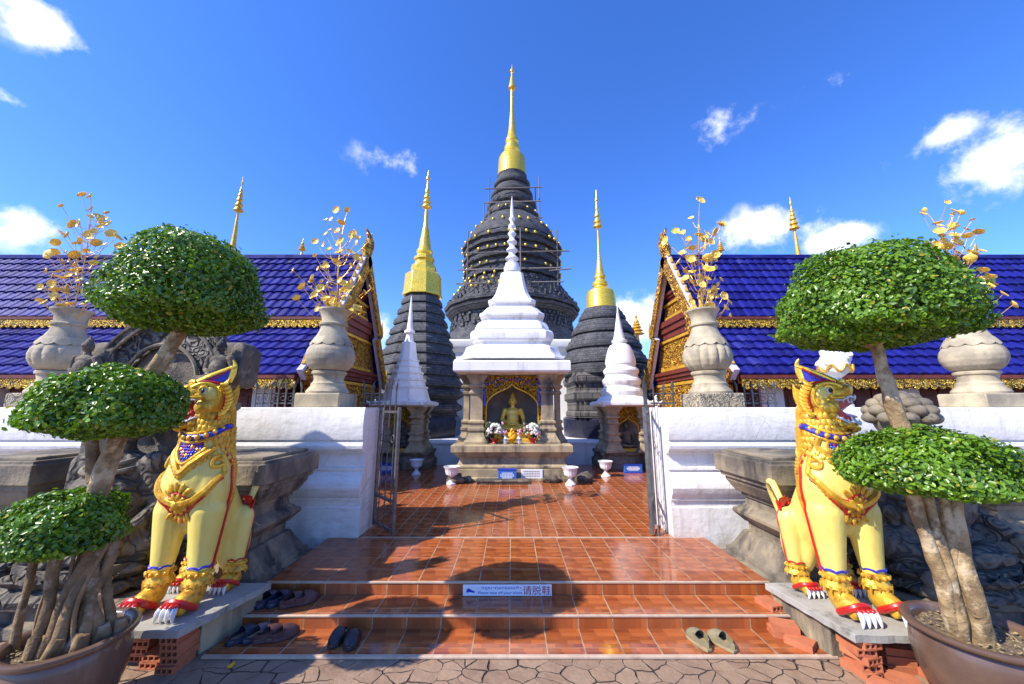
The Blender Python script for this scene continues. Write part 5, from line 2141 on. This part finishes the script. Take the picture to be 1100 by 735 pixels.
        tube(hb, spline([(.12 * q, -.20, .20), (.17 * q, -.09, .225), (.222 * q, .05, .19), (.235 * q, .11, .0), (.205 * q, .08, -.18), (.15 * q, -.02, -.33)], 5), .013, 6)
        head('face_edging', hb, 'red')
        hb = nb()
        ball(hb, (.178 * q, -.045, .095), (.034, .075, .085), 12, 8)
        head('cheek_panel', hb, 'lion_yellow')
    # crest: sloping blue diadem in a gold and red frame, curled tip behind
    hb = nb()
    loft(hb, [[(-.10, y, z), (.10, y, z), (.10, y2, z2), (-.10, y2, z2)] for y, z, y2, z2 in ((-.19, .20, -.19, .23), (-.06, .24, -.07, .33), (.12, .26, .10, .43))])
    head('crest', hb, 'blue_enamel', 30)
    hb = nb()
    for q in (-1, 1):
        tube(hb, spline([(.105 * q, -.21, .20), (.112 * q, -.07, .315), (.112 * q, .10, .43), (.10 * q, .16, .47)], 4), .020, 7)
    loft(hb, [[(x, .10, .20), (x, .125, .20), (x, .15, .46), (x, .11, .46)] for x in (-.11, .11)])
    tube(hb, spline([(0, .13, .28), (0, .17, .40), (0, .16, .50), (0, .12, .55)], 4), [.05, .05, .045, .04, .035, .03, .028, .026, .024, .02, .016, .012, .008], 8)
    ball(hb, (0, -.24, .20), (.12, .04, .035), 12, 8)
    head('crest_frame', hb, 'gold')
    hb = nb()
    for q in (-1, 1):
        tube(hb, spline([(.125 * q, -.19, .18), (.13 * q, -.05, .28), (.128 * q, .09, .42)], 4), .010, 6)
    head('crest_edging', hb, 'red')
    # ---- tail
    bm = nb()
    q = spline([(0, .62, .36), (-.08, .70, .62), (-.18, .66, .84), (-.24, .52, .88), (-.25, .40, .74)], 6)
    tube(bm, q, [.052 - .0010 * i for i in range(len(q))], 12)
    finish('tail', bm, 'lion_yellow', 60)
    bm = nb()
    for i in range(5):
        a = -.8 + .4 * i
        tube(bm, spline([(-.25, .40, .70), (-.25 + .03 * math.sin(a), .38, .75), (-.26 + .05 * math.sin(a), .35 - .015 * i, .80 - .012 * abs(i - 2))], 3), [.02, .022, .02, .016, .012, .006, .002], 6)
    finish('tail_flame', bm, 'red')
    t.scale = (.94, .82, 1.0)
    return t


def slab(s, quad, label):
    t = thing('lion_slab', label, 'plinth', (0, 0, 0))
    bm = nb()
    rnd = random.Random(9 if s > 0 else 10)
    pts = []
    n = len(quad)
    for i in range(n):
        a, b_ = Vector(quad[i]), Vector(quad[(i + 1) % n])
        for j in range(14):
            p = a.lerp(b_, j / 14)
            d = (b_ - a).normalized()
            pts.append(p + Vector((d.y, -d.x)) * rnd.uniform(-.006, .006))
    loft(bm, [[(p.x, p.y, z) for p in pts] for z in (.245, .295, .30)])
    obj('slab_top', bm, 'concrete', t, smooth=None, bevel=.004)
    bm = nb()
    xs = sorted(abs(q[0]) for q in quad)
    x_in = .5 * (xs[0] + xs[1])
    y0, y1 = quad[0][1] + .24, quad[1][1] - .02
    loft(bm, [[(s * (xs[1] + .01), y0, z), (s * (xs[0] + .05), y1, z), (s * 3.16, y1, z), (s * 3.16, y0 + .12, z)] for z in (.0, .244)])
    obj('support_wall', bm, 'sandstone', t, bevel=.008)
    return t


slab(-1, [(-2.45, 3.00), (-2.25, 3.74), (-3.22, 3.74), (-3.22, 3.00)], 'pale concrete slab carrying the left lion')
slab(1, [(2.47, 2.95), (2.36, 3.74), (3.28, 3.74), (3.28, 2.95)], 'weathered concrete slab carrying the right lion')
lion(-1, (-2.79, 3.42, .30), R(-3), 'yellow guardian lion left of the steps, head half hidden by leaves')
lion(1, (2.82, 3.36, .30), R(3), 'yellow guardian lion right of the steps with wide open red mouth')


# ------------------------------------------------------------------ hollow clay bricks
def brick_mesh():
    bm = nb()
    L, W, H = .095, .068, .048                     # half length, half width, height; holes run along y
    t = .011
    for z0, z1 in ((0, t), (H - t, H)):
        box(bm, -W, W, -L, L, z0, z1)
    for i in range(4):
        x = -W + (2 * W - t) * i / 3
        box(bm, x + (.0002 if i == 0 else 0), x + t - (.0002 if i == 3 else 0), -L + .0003, L - .0003, t, H - t)
    bmesh.ops.recalc_face_normals(bm, faces=bm.faces)
    me = bpy.data.meshes.new('clay_brick')
    bm.to_mesh(me)
    bm.free()
    me.materials.append(M['clay'])
    return me


BRICK = brick_mesh()


def brick(x, y, z, rz, label, tilt=0.0):
    o = bpy.data.objects.new('clay_brick', BRICK)
    COL.objects.link(o)
    o.location = (x, y, z)
    o.rotation_euler = (tilt, 0, R(rz))
    tag(o, label, 'brick', 'loose hollow clay bricks around the lion slabs')


ROW = ['bottom', 'second', 'third', 'fourth', 'topmost']
for i in range(5):
    brick(-2.530 + .006 * (i % 2), 3.115 + .008 * ((i * 3) % 4), .0492 * i + .001, (i % 3) * 1.5 - 1, '%s hollow brick of the stack at the left slab corner' % ROW[i])
for i in range(2):
    brick(-2.70 + .012 * i, 3.17, .0492 * i + .001, -2 + 3 * i, '%s hollow brick of the short pile beside the left corner stack' % ('lower', 'upper')[i])
for i in range(4):
    brick(-2.86, 3.25, .0492 * i + .001, 2 * i - 3, '%s hollow brick of the pile deep under the left slab' % ROW[i])
for i in range(5):
    brick(2.575 + .014 * ((i * 2) % 3 - 1), 3.05 + .012 * (i % 2), .0492 * i + .001, (10, -6, 14, -3, 6)[i], '%s hollow brick of the leaning stack at the right slab corner' % ROW[i])
brick(2.56, 2.845, .001, 28, 'loose hollow brick lying in front of the right corner stack')
brick(2.735, 2.93, .001, 62, 'hollow brick turned sideways right of the right corner stack')
for i in range(3):
    brick(2.86 + .02 * i, 3.10 + .01 * i, .0492 * i + .001, 84 - 4 * i, '%s hollow brick of the low row under the right slab' % ROW[i])
brick(3.03, 2.98, .001, 12, 'hollow brick between the right slab and the right pot')
brick(2.34, 3.335, .017, 40, 'hollow brick lying on the lowest tread beside the right slab')
brick(2.30, 3.47, .017, 78, 'hollow brick against the lower riser beside the right slab')
brick(2.31, 3.462, .066, 70, 'hollow brick lying on another brick against the lower riser')
brick(2.36, 3.70, .121, 12, 'hollow brick on the middle step beside the right lion')


# ------------------------------------------------------------------ potted cloud-pruned trees
def crown_mesh(name, parent, c, r, up, dn, n, leaf, m, seed, flat=.9):
    rs = np.random.RandomState(seed)
    # directions spread over a dome with a rounded rim and a shallow underside
    d = rs.normal(size=(n, 3))
    d /= np.linalg.norm(d, axis=1)[:, None]
    low = d[:, 2] < 0
    d[low & (rs.rand(n) < .35), 2] *= -1
    rad = 1 - .40 * rs.rand(n) ** 2.2
    # clumps
    ph = np.zeros(n)
    for k in range(7):
        v = rs.normal(size=3)
        v /= np.linalg.norm(v)
        ph += np.sin(d @ v * rs.uniform(5, 11) + rs.uniform(0, 6))
    rad *= 1 + .030 * ph + .035 * rs.randn(n) * (rs.rand(n) < .3) + .09 * rs.rand(n) * (rs.rand(n) < .04)
    p = d * rad[:, None]
    zs = np.where(p[:, 2] > 0, up, dn)
    sq = np.sign(p[:, 2]) * np.abs(p[:, 2]) ** flat
    pos = np.stack([c[0] + p[:, 0] * r, c[1] + p[:, 1] * r, c[2] + sq * zs], 1)
    nrm = np.stack([d[:, 0] / r, d[:, 1] / r, d[:, 2] / zs], 1)
    nrm /= np.linalg.norm(nrm, axis=1)[:, None]
    nrm = nrm + rs.normal(size=(n, 3)) * .55
    nrm[:, 2] += .25
    nrm /= np.linalg.norm(nrm, axis=1)[:, None]
    t = rs.normal(size=(n, 3))
    t[:, 2] -= .5
    t -= nrm * (t * nrm).sum(1)[:, None]
    t /= np.linalg.norm(t, axis=1)[:, None]
    w = np.cross(nrm, t)
    sz = leaf * rs.uniform(.55, 1.35, n)[:, None]
    fold = .28
    loc = [(0, -.5, 0), (-.30, -.18, fold * .30), (-.25, .24, fold * .25), (0, .52, -.06), (.25, .24, fold * .25), (.30, -.18, fold * .30)]
    V = np.stack([pos + sz * (w * a + t * b_ + nrm * c_) for a, b_, c_ in loc], 1).reshape(-1, 3)
    base = (np.arange(n) * 6)[:, None]
    Fq = np.concatenate([base + np.array([0, 3, 2, 1]), base + np.array([0, 5, 4, 3])], 1).reshape(-1)
    me = bpy.data.meshes.new(name)
    me.vertices.add(n * 6)
    me.vertices.foreach_set('co', V.reshape(-1))
    me.loops.add(len(Fq))
    me.loops.foreach_set('vertex_index', Fq.astype(np.int32))
    me.polygons.add(n * 2)
    me.polygons.foreach_set('loop_start', (np.arange(n * 2) * 4).astype(np.int32))
    me.polygons.foreach_set('loop_total', np.full(n * 2, 4, np.int32))
    me.update(calc_edges=True)
    me.validate()
    me.materials.append(M[m])
    o = bpy.data.objects.new(name, me)
    COL.objects.link(o)
    o.parent = parent
    return o


def bent(bm, pts, r0, r1, seed, n=12):
    q = spline(pts, 8)
    rings = []
    rad = [(r0 + (r1 - r0) * i / (len(q) - 1)) * (1 + .10 * mnoise.noise(Vector((i * .45, seed, 0)))) for i in range(len(q))]
    vr = tube(bm, q, rad, n)
    for ring in vr:
        for v in ring:
            w_ = Vector((v.co.x * 11, v.co.y * 11, v.co.z * 4.5))
            v.co += Vector((mnoise.noise(w_ + Vector((seed, 0, 0))), mnoise.noise(w_ + Vector((0, seed, 5))), 0)) * .42 * r0


def limbs(bm, start, c, r, z, k, seed, rr=.022):
    rnd = random.Random(seed)
    for i in range(k):
        a = 2 * PI * (i + rnd.uniform(-.3, .3)) / k
        f = rnd.uniform(.45, .8)
        e = Vector((c[0] + r * f * math.cos(a), c[1] + r * f * math.sin(a), z + rnd.uniform(-.02, .14)))
        m = Vector(start).lerp(e, .5) + Vector((0, 0, -.03))
        tube(bm, spline([start, m, e], 4), [rr * (1 - .07 * j) for j in range(9)], 7)


def pot(x, y, r, h, label):
    t = thing('planting_pot', label, 'pot', (x, y, 0))
    bm = nb()
    k = r / .31
    lathe(bm, [(.19 * k, 0), (.205 * k, .01), (.25 * k, .10 * h / .5), (.285 * k, .22 * h / .5), (.297 * k, .32 * h / .5), (.293 * k, .39 * h / .5), (.285 * k, h - .065), (.280 * k, h - .055),
               (.285 * k, h - .045), (.312 * k, h - .035), (.322 * k, h - .018), (.318 * k, h - .003), (.30 * k, h), (.272 * k, h - .004), (.262 * k, h - .02), (.258 * k, h - .10)], 72, cap=False)
    obj('pot_body', bm, 'pot', t, smooth=50)
    bm = nb()
    N = 26
    vv = {}
    rings = []
    for j in range(12):
        q = .26 * k * (j + .02) / 11
        rings.append([(q * math.cos(2 * PI * i / 48), q * math.sin(2 * PI * i / 48), h - .055 + .03 * mnoise.noise(Vector((q * math.cos(2 * PI * i / 48) * 14 + x, q * math.sin(2 * PI * i / 48) * 14, 0)))) for i in range(48)])
    loft(bm, rings, cap=False)
    rnd = random.Random(int(x * 10))
    obj('soil', bm, 'soil', t)
    bm = nb()
    for i in range(150):
        a, q = rnd.uniform(0, 2 * PI), .25 * k * math.sqrt(rnd.random())
        ball(bm, (q * math.cos(a), q * math.sin(a), h - .045 + rnd.uniform(-.006, .012)), (rnd.uniform(.006, .016), rnd.uniform(.004, .01), .004), 6, 4, rot=Euler((rnd.uniform(-.5, .5), rnd.uniform(-.5, .5), rnd.uniform(0, 3))))
    o = obj('leaf_litter', bm, 'insole', t)
    o['kind'] = 'stuff'
    return t


POT_L, POT_R = (-2.80, 2.60), (3.03, 2.67)
pot(POT_L[0], POT_L[1], .31, .50, 'reddish brown round planting pot at lower left, partly cut off')
pot(POT_R[0], POT_R[1], .335, .50, 'dark brown glazed planting pot at lower right with sunlit soil')

tl = thing('potted_tree', 'cloud-pruned tree with three leafy tiers and many twisted stems, left', 'tree', (0, 0, 0), 0, 'cloud-pruned potted trees')
CL = [((-2.96, 2.58, 1.07), .305, .30, .09, 11000), ((-2.79, 2.60, 1.84), .40, .35, .13, 15500), ((-2.44, 2.65, 2.64), .475, .57, .17, 20000)]
for i, (c, r, up, dn, n) in enumerate(CL):
    o = crown_mesh('crown', tl, c, r, up, dn, n, .031, 'leaf', 20 + i)
    o['label'] = ('low crown over the pot', 'middle crown', 'tall top crown')[i]
bm = nb()
Z0 = .43
pl = [(-2.93, 2.47, 0), (-2.80, 2.50, 0), (-2.74, 2.56, 0), (-2.67, 2.60, 0), (-2.86, 2.58, 0), (-2.72, 2.52, 0), (-2.62, 2.66, 0), (-2.78, 2.46, 0), (-2.88, 2.50, 0), (-2.68, 2.50, 0)]
rnd = random.Random(31)
for i, (x, y, _) in enumerate(pl):
    x += .06
    tgt = Vector((-2.82 + rnd.uniform(-.06, .12), 2.60 + rnd.uniform(-.05, .05), 1.15))
    a = Vector((x, y, Z0))
    m1 = a.lerp(tgt, .35) + Vector((rnd.uniform(-.03, .03), rnd.uniform(-.03, .03), 0))
    m2 = a.lerp(tgt, .7) + Vector((rnd.uniform(-.03, .03), rnd.uniform(-.03, .03), 0))
    bent(bm, [a, m1, m2, tgt], rnd.uniform(.026, .046), rnd.uniform(.020, .032), i * 3.1, 12)
    for q in range(3):                                 # flared root toes
        b2 = a + Vector((rnd.uniform(-.09, .09), rnd.uniform(-.09, .05), -.03))
        tube(bm, spline([a + Vector((0, 0, .12)), a.lerp(b2, .5) + Vector((0, 0, .03)), b2], 3), [.03, .03, .028, .025, .022, .018, .012], 7)
for i in range(7):                                     # thin hanging roots
    x, y = rnd.uniform(-2.95, -2.62), rnd.uniform(2.45, 2.62)
    bent(bm, [(x, y, Z0), (x + rnd.uniform(-.05, .05), y, .72), (x + rnd.uniform(-.06, .06), y + .05, 1.05)], .012, .009, i, 6)
bent(bm, [(-3.06, 2.52, Z0 - .02), (-3.05, 2.52, .75), (-3.06, 2.53, 1.05)], .024, .021, 71, 8)
obj('stem_cluster', bm, 'bark_dark', tl, smooth=60)
bm = nb()
bent(bm, [(-2.86, 2.60, 1.10), (-2.84, 2.60, 1.30), (-2.80, 2.60, 1.52), (-2.75, 2.61, 1.75), (-2.70, 2.62, 2.0), (-2.56, 2.64, 2.32), (-2.44, 2.65, 2.62)], .046, .028, 5.5)
bent(bm, [(-2.82, 2.62, 1.10), (-2.79, 2.63, 1.45), (-2.73, 2.64, 1.75), (-2.66, 2.65, 2.02), (-2.52, 2.66, 2.32), (-2.40, 2.66, 2.60)], .036, .024, 8.5)
limbs(bm, (-2.45, 2.65, 2.50), (-2.44, 2.65), .48, 2.66, 9, 3)
obj('trunk', bm, 'bark', tl, smooth=60)
bm = nb()
bent(bm, [(-2.83, 2.60, 1.42), (-2.88, 2.59, 1.58), (-2.92, 2.58, 1.78), (-2.93, 2.58, 1.95)], .040, .03, 12.5)
limbs(bm, (-2.90, 2.58, 1.74), (-2.87, 2.60), .44, 1.88, 9, 4)
obj('side_branch', bm, 'bark_dark', tl, smooth=60)

tr_ = thing('potted_tree', 'cloud-pruned tree with two broad domed tiers on smooth pale stems, right', 'tree', (0, 0, 0), 0, 'cloud-pruned potted trees')
CR = [((2.90, 2.66, 1.43), .475, .34, .10, 19000), ((2.71, 2.68, 2.53), .56, .60, .17, 27000)]
for i, (c, r, up, dn, n) in enumerate(CR):
    o = crown_mesh('crown', tr_, c, r, up, dn, n, .031, 'leaf_bright', 30 + i)
    o['label'] = ('broad low crown', 'large top crown')[i]
bm = nb()
bent(bm, [(2.99, 2.61, .40), (2.985, 2.605, .55), (2.97, 2.60, .85), (2.98, 2.61, 1.15), (3.02, 2.63, 1.45)], .060, .042, 2.2, 16)
bent(bm, [(2.94, 2.65, .40), (2.94, 2.64, .62), (2.93, 2.62, .95), (2.94, 2.62, 1.42)], .036, .03, 21.2, 14)
bent(bm, [(2.90, 2.66, .40), (2.85, 2.65, .75), (2.79, 2.64, 1.05), (2.73, 2.64, 1.42)], .043, .038, 4.2, 16)
bent(bm, [(2.91, 2.64, .40), (2.88, 2.63, .80), (2.85, 2.63, 1.1), (2.85, 2.64, 1.45)], .040, .034, 6.2, 16)
bent(bm, [(2.78, 2.63, 1.34), (2.78, 2.64, 1.62), (2.76, 2.65, 1.85), (2.72, 2.66, 2.15), (2.68, 2.67, 2.55)], .056, .044, 9.2, 14)
bent(bm, [(3.02, 2.60, .42), (2.98, 2.59, .55), (2.94, 2.57, .62)], .03, .02, 13.2, 8)
limbs(bm, (2.68, 2.67, 2.36), (2.68, 2.68), .58, 2.56, 11, 6)
limbs(bm, (2.86, 2.63, 1.34), (2.90, 2.66), .48, 1.46, 10, 7)
obj('trunk', bm, 'bark', tr_, smooth=60)


# ------------------------------------------------------------------ seated stone figures beside the lions
def deity(x, label, arch):
    t = thing('stone_deity', label, 'statue', (x, 3.86, 0), 0, None)
    bm = nb(); rectloft(bm, .70, .46, [(0, 0), (0, .10), (-.05, .12), (-.05, .20), (.0, .22), (.0, .28)]); obj('base_block', bm, 'stone', t, bevel=.012)
    bm = lotus_bm(.70, .24, 18); obj('lotus_seat', bm, 'statue_stone', t, loc=(0, 0, .28))
    me = seated_mesh(1.26, .02, 1.0, 2)
    mesh_obj('figure', me, 'statue_stone', t, loc=(0, .05, .48))
    for rz_, rr_, z_ in ((.0, .20, 1.40), (.0, .25, 1.33)):
        bm = nb(); tube(bm, [(rr_ * math.cos(a), .03 + .8 * rr_ * math.sin(a) - .04, z_ - .05 * max(0, -math.sin(a))) for a in [2 * PI * i / 40 for i in range(41)]], .026, 8); obj('necklace', bm, 'stone', t)
    bm = nb()
    # hair of overlapping snail curls
    for row in range(5):
        e = .02 + row * .34
        n = max(1, int(10 * math.cos(e)))
        for i in range(n):
            a = 2 * PI * (i + .5 * (row % 2)) / n
            ball(bm, (.235 * math.cos(a) * math.cos(e), .235 * math.sin(a) * math.cos(e), .235 * math.sin(e)), (.078, .078, .062), 12, 8)
    ball(bm, (0, 0, 0), (.225, .225, .235), 20, 14)
    obj('hair', bm, 'dark_stone' if arch else 'stone', t, loc=(0, .06, 1.80))
    if arch:
        bm = nb()
        n = 40
        for ri, ro, y0, y1 in ((.40, .76, .28, .50),):
            a_, b_ = [], []
            rings = []
            for i in range(n + 1):
                a = PI * i / n
                bulge = 1 + .10 * math.exp(-((a - PI / 2) / .25) ** 2)
                pi_ = (ri * math.cos(a), ri * math.sin(a) * 1.05)
                po = (ro * math.cos(a), ro * math.sin(a) * 1.02 * bulge)
                rings.append([(pi_[0], y0 + .05, 2.20 + pi_[1]), (po[0], y0, 2.20 + po[1]), (po[0], y1, 2.20 + po[1]), (pi_[0], y1, 2.20 + pi_[1])])
            loft(bm, rings)
        obj('carved_arch', bm, 'carved_stone', t, smooth=30)
        bm = nb()
        for rr in (.76, .66, .42):
            tube(bm, [(rr * math.cos(PI * i / 40), (.27 if rr < .75 else .28) + (.02 if rr < .5 else 0), 2.20 + rr * math.sin(PI * i / 40) * (1.03 if rr < .5 else 1.02 * (1 + .10 * math.exp(-((PI * i / 40 - PI / 2) / .25) ** 2)))) for i in range(41)], .022, 6)
        obj('arch_moulding', bm, 'stone', t)
        bm = nb(); box(bm, -.46, .46, .36, .46, 1.2, 2.64); obj('back_slab', bm, 'dark_stone', t)
        for q in (-1, 1):
            bm = nb()
            rectloft(bm, .15, .13, [(.02, 1.0), (.02, 1.08), (0, 1.1), (0, 1.85), (.04, 1.9), (.04, 1.97)], (.58 * q, .40, 0))
            obj('arch_post', bm, 'stone', t, bevel=.01)
            bm = nb(); rectloft(bm, .17, .13, [(0, 2.0), (.02, 2.1), (.03, 2.42), (-.02, 2.50), (-.08, 2.53)], (.74 * q, .42, .14)); obj('corner_block', bm, 'dark_stone', t, bevel=.02)
            me = seated_mesh(.42, .012, .3, 1)
            mesh_obj('small_figure', me, 'dark_stone', t, loc=(.75 * q, .18, 2.17))
            if q > 0:
                bm = nb()
                for zz in (2.02, 2.2, 2.38):
                    capsule(bm, (.60, .24, zz), (.70, .22, zz + .05), .05, .04)
                obj('coiled_tail', bm, 'dark_stone', t)
    for q in (-1, 1):
        bm = nb()
        lathe(bm, [(.10, 0), (.10, .04), (.07, .06), (.085, .16), (.11, .26), (.09, .34), (.06, .38), (.085, .41), (.085, .44), (.05, .47), (.075, .52), (.04, .58), (.0, .60)], 20, (.66 * q, -.60, 0))
        obj('baluster', bm, 'sandstone' if q > 0 else 'stone', t)
    return t


deity(-4.02, 'blackened seated stone figure under a carved stone arch, far left', True)
deity(4.10, 'cross-legged stone figure with curled hair and no arch, far right', False)


# ------------------------------------------------------------------ white and gold finials behind the lions
def finial(px, py, Y, k, label):
    p = at(px, py, Y)
    t = thing('white_gilded_finial', label, 'ornament', (p.x, Y, 1.915), 0, 'white gilded finials on the wall')
    h = p.z - 1.915
    bm = nb(); lathe(bm, [(.12 * k, 0), (.12 * k, .04), (.05 * k, .07), (.05 * k, max(.1, h - .12 * k)), (.09 * k, max(.12, h - .10 * k))], 20); obj('post', bm, 'white', t)
    bm = nb()
    ball(bm, (0, 0, h), (.15 * k, .15 * k, .15 * k), 20, 14)
    ball(bm, (.06 * k, -.03, h + .09 * k), (.09 * k, .09 * k, .12 * k), 16, 10)
    ball(bm, (-.07 * k, -.03, h + .05 * k), (.08 * k, .08 * k, .10 * k), 16, 10)
    cone(bm, (.11 * k, 0, h + .12 * k), (.17 * k, 0, h + .27 * k), .05 * k, .01, 8)
    for v in bm.verts:
        v.co += Vector((mnoise.noise(v.co * 9), mnoise.noise(v.co * 9 + Vector((4, 0, 0))), mnoise.noise(v.co * 9 + Vector((0, 7, 0))))) * .06 * k
    for g in (-1, 0, 1):
        tube(bm, spline([(.08 * k * g, 0, h + .10 * k), (.11 * k * g, -.02, h + .20 * k), (.09 * k * g, 0, h + .27 * k)], 3), [.05 * k, .055 * k, .05 * k, .04 * k, .03 * k, .02 * k, .005], 8)
    obj('carved_head', bm, 'white', t)
    bm = nb()
    tube(bm, [(.158 * k * math.cos(a), .158 * k * math.sin(a), h - .05 * k + .04 * k * math.sin(7 * a)) for a in [2 * PI * i / 70 for i in range(71)]], .014 * k, 6)
    obj('gilding', bm, 'gold_paint', t)


finial(896, 392, 5.3, 1.25, 'white gilded finial rising just behind the head of the right lion')
finial(220, 360, 5.4, .65, 'small white gilded finial above the carved arch beside the left lion')


# ------------------------------------------------------------------ shoes left on the steps
def shoe(x, y, z, rz, kind, label, group, clog=True):
    t = thing('shoe', label, 'shoe', (x, y, z), R(rz), group)
    L, N = .245, 18

    def wid(f):
        return .036 + .020 * math.sin(PI * min(1, max(0, (f - .12) / .95))) - .030 * max(0, f - .86) / .14 - .016 * max(0, .10 - f) / .10

    def off(f):
        return .008 * math.sin(PI * f)
    up = {'black': 'shoe_black', 'navy': 'shoe_navy', 'maroon': 'shoe_maroon', 'khaki': 'shoe_khaki'}[kind]
    outline = []
    for i in range(N + 1):
        f = i / N
        outline.append((off(f) + wid(f), L * f))
    for i in range(N, -1, -1):
        f = i / N
        outline.append((off(f) - wid(f), L * f))
    bm = nb()
    loft(bm, [[(a * 1.03, b_ - L / 2, 0) for a, b_ in outline], [(a * 1.06, (b_ - L / 2) * 1.02, .012) for a, b_ in outline], [(a, b_ - L / 2, .024) for a, b_ in outline]])
    obj('sole', bm, up if kind != 'khaki' else 'insole', t, bevel=.003)
    bm = nb(); loft(bm, [[(a * .86, (b_ - L / 2) * .93, z_) for a, b_ in outline] for z_ in (.0245, .027)]); obj('insole', bm, 'insole', t)
    bm = nb()
    rings = []
    for i in range(15):                                # vamp
        f = .46 + .53 * i / 14
        hgt = .062 * (1 - ((f - .46) / .55) ** 2.2) + .016
        w = wid(f) * 1.02
        rings.append([(off(f) + w * math.cos(a), L * (f - .5), .022 + hgt * math.sin(a) ** .8) for a in [PI * j / 14 for j in range(15)]])
    loft(bm, rings, closed=False, cap=False)
    if True:                                           # low side walls round the heel
        pts = []
        for i in range(31):
            g = -1 + 2 * i / 30
            f = .50 * abs(g) ** .8 + .012
            w = wid(f) * (1 if abs(g) > .25 else abs(g) / .25 * .9 + .0)
            pts.append((off(f) + math.copysign(w, g), L * (f - .5), .024, (.038 if not clog else .018) + .022 * abs(g) ** 3))
        loft(bm, [[(a, b_, c) for a, b_, c, h in pts], [(a * .98, b_, c + h) for a, b_, c, h in pts]], closed=False, cap=False)
    bmesh.ops.recalc_face_normals(bm, faces=bm.faces)
    bmesh.ops.solidify(bm, geom=bm.faces[:], thickness=.005)
    obj('upper', bm, up, t, smooth=50)
    return t


G = 'shoes left on the steps'
shoe(1.525, 3.36, .017, 14, 'khaki', 'left khaki shoe of the pair on the right of the lowest tread', G, False)
shoe(1.70, 3.34, .017, 24, 'khaki', 'right khaki shoe of the pair on the right of the lowest tread', G, False)
shoe(-1.43, 3.40, .017, 174, 'black', 'left black clog standing alone with its mate on the lowest tread', G)
shoe(-1.30, 3.37, .017, 184, 'black', 'right black clog standing alone with its mate on the lowest tread', G)
shoe(-2.25, 3.42, .017, -28, 'navy', 'leftmost navy slip-on in the row on the lowest tread', G)
shoe(-2.13, 3.44, .017, -34, 'navy', 'second navy slip-on in the row on the lowest tread', G)
shoe(-2.03, 3.43, .017, -42, 'maroon', 'dark maroon shoe beside the navy pair on the lowest tread', G, False)
shoe(-1.925, 3.44, .017, -52, 'maroon', 'rightmost dark maroon shoe of the row on the lowest tread', G, False)
shoe(-2.28, 3.76, .122, -14, 'navy', 'left navy shoe in the corner of the middle step', G, False)
shoe(-2.175, 3.77, .122, -18, 'navy', 'right navy shoe in the corner of the middle step', G, False)
shoe(-2.03, 3.75, .122, -40, 'maroon', 'left maroon loafer on the middle step', G, False)
shoe(-1.945, 3.775, .122, -52, 'maroon', 'right maroon loafer on the middle step', G, False)

# ------------------------------------------------------------------ take-off-your-shoes sign on the upper riser
sg = thing('shoe_sign', 'white sign in Thai, English and Chinese asking visitors to take off shoes', 'sign', (-.045, E1 - .030, .124))
W2, H = .43, .098
bm = nb(); box(bm, -W2, W2, -.006, .006, 0, H); obj('plate', bm, 'sign_white', sg, bevel=.003)
bm = fit_text(text_bm('กรุณาถอดรองเท้า', 1), -.25, .13, .052, .090, -.0065); obj('thai_lettering', bm, 'ink_blue', sg, smooth=None)
bm = fit_text(text_bm('Please take off your shoes', 1), -.28, .145, .012, .040, -.0065); obj('english_lettering', bm, 'ink_blue', sg, smooth=None)
bm = fit_text(text_bm('请脱鞋', 1), .150, .418, .010, .090, -.0065); obj('chinese_lettering', bm, 'ink_red', sg, smooth=None)
bm = nb()
prism(bm, [(-.395, .042), (-.39, .062), (-.375, .068), (-.355, .058), (-.335, .048), (-.315, .040), (-.312, .032), (-.335, .030), (-.36, .036), (-.375, .034), (-.385, .030), (-.395, .034)], 1, -.0085, -.0062)
obj('shoe_symbol', bm, 'ink_blue', sg, smooth=None)

# ------------------------------------------------------------------ fallen leaves on the paving
rnd = random.Random(55)
for i, (px, py, l) in enumerate(((249, 716, 'yellow fallen leaf on the paving left of the steps'),)):
    Y = CAM_Z / math.tan(math.atan((py - 367.5) / F) - TH)
    p = at(px, py, Y)
    bm = nb()
    loft(bm, [[(-.016, -.03, .003), (.016, -.03, .004), (.022, .0, .010), (.0, .035, .006), (-.022, .0, .010)], [(-.016, -.03, .005), (.016, -.03, .006), (.022, .0, .012), (.0, .035, .008), (-.022, .0, .012)]])
    tag(obj('fallen_leaf', bm, 'petal_yellow', loc=(p.x, p.y, .003)), l, 'leaf')
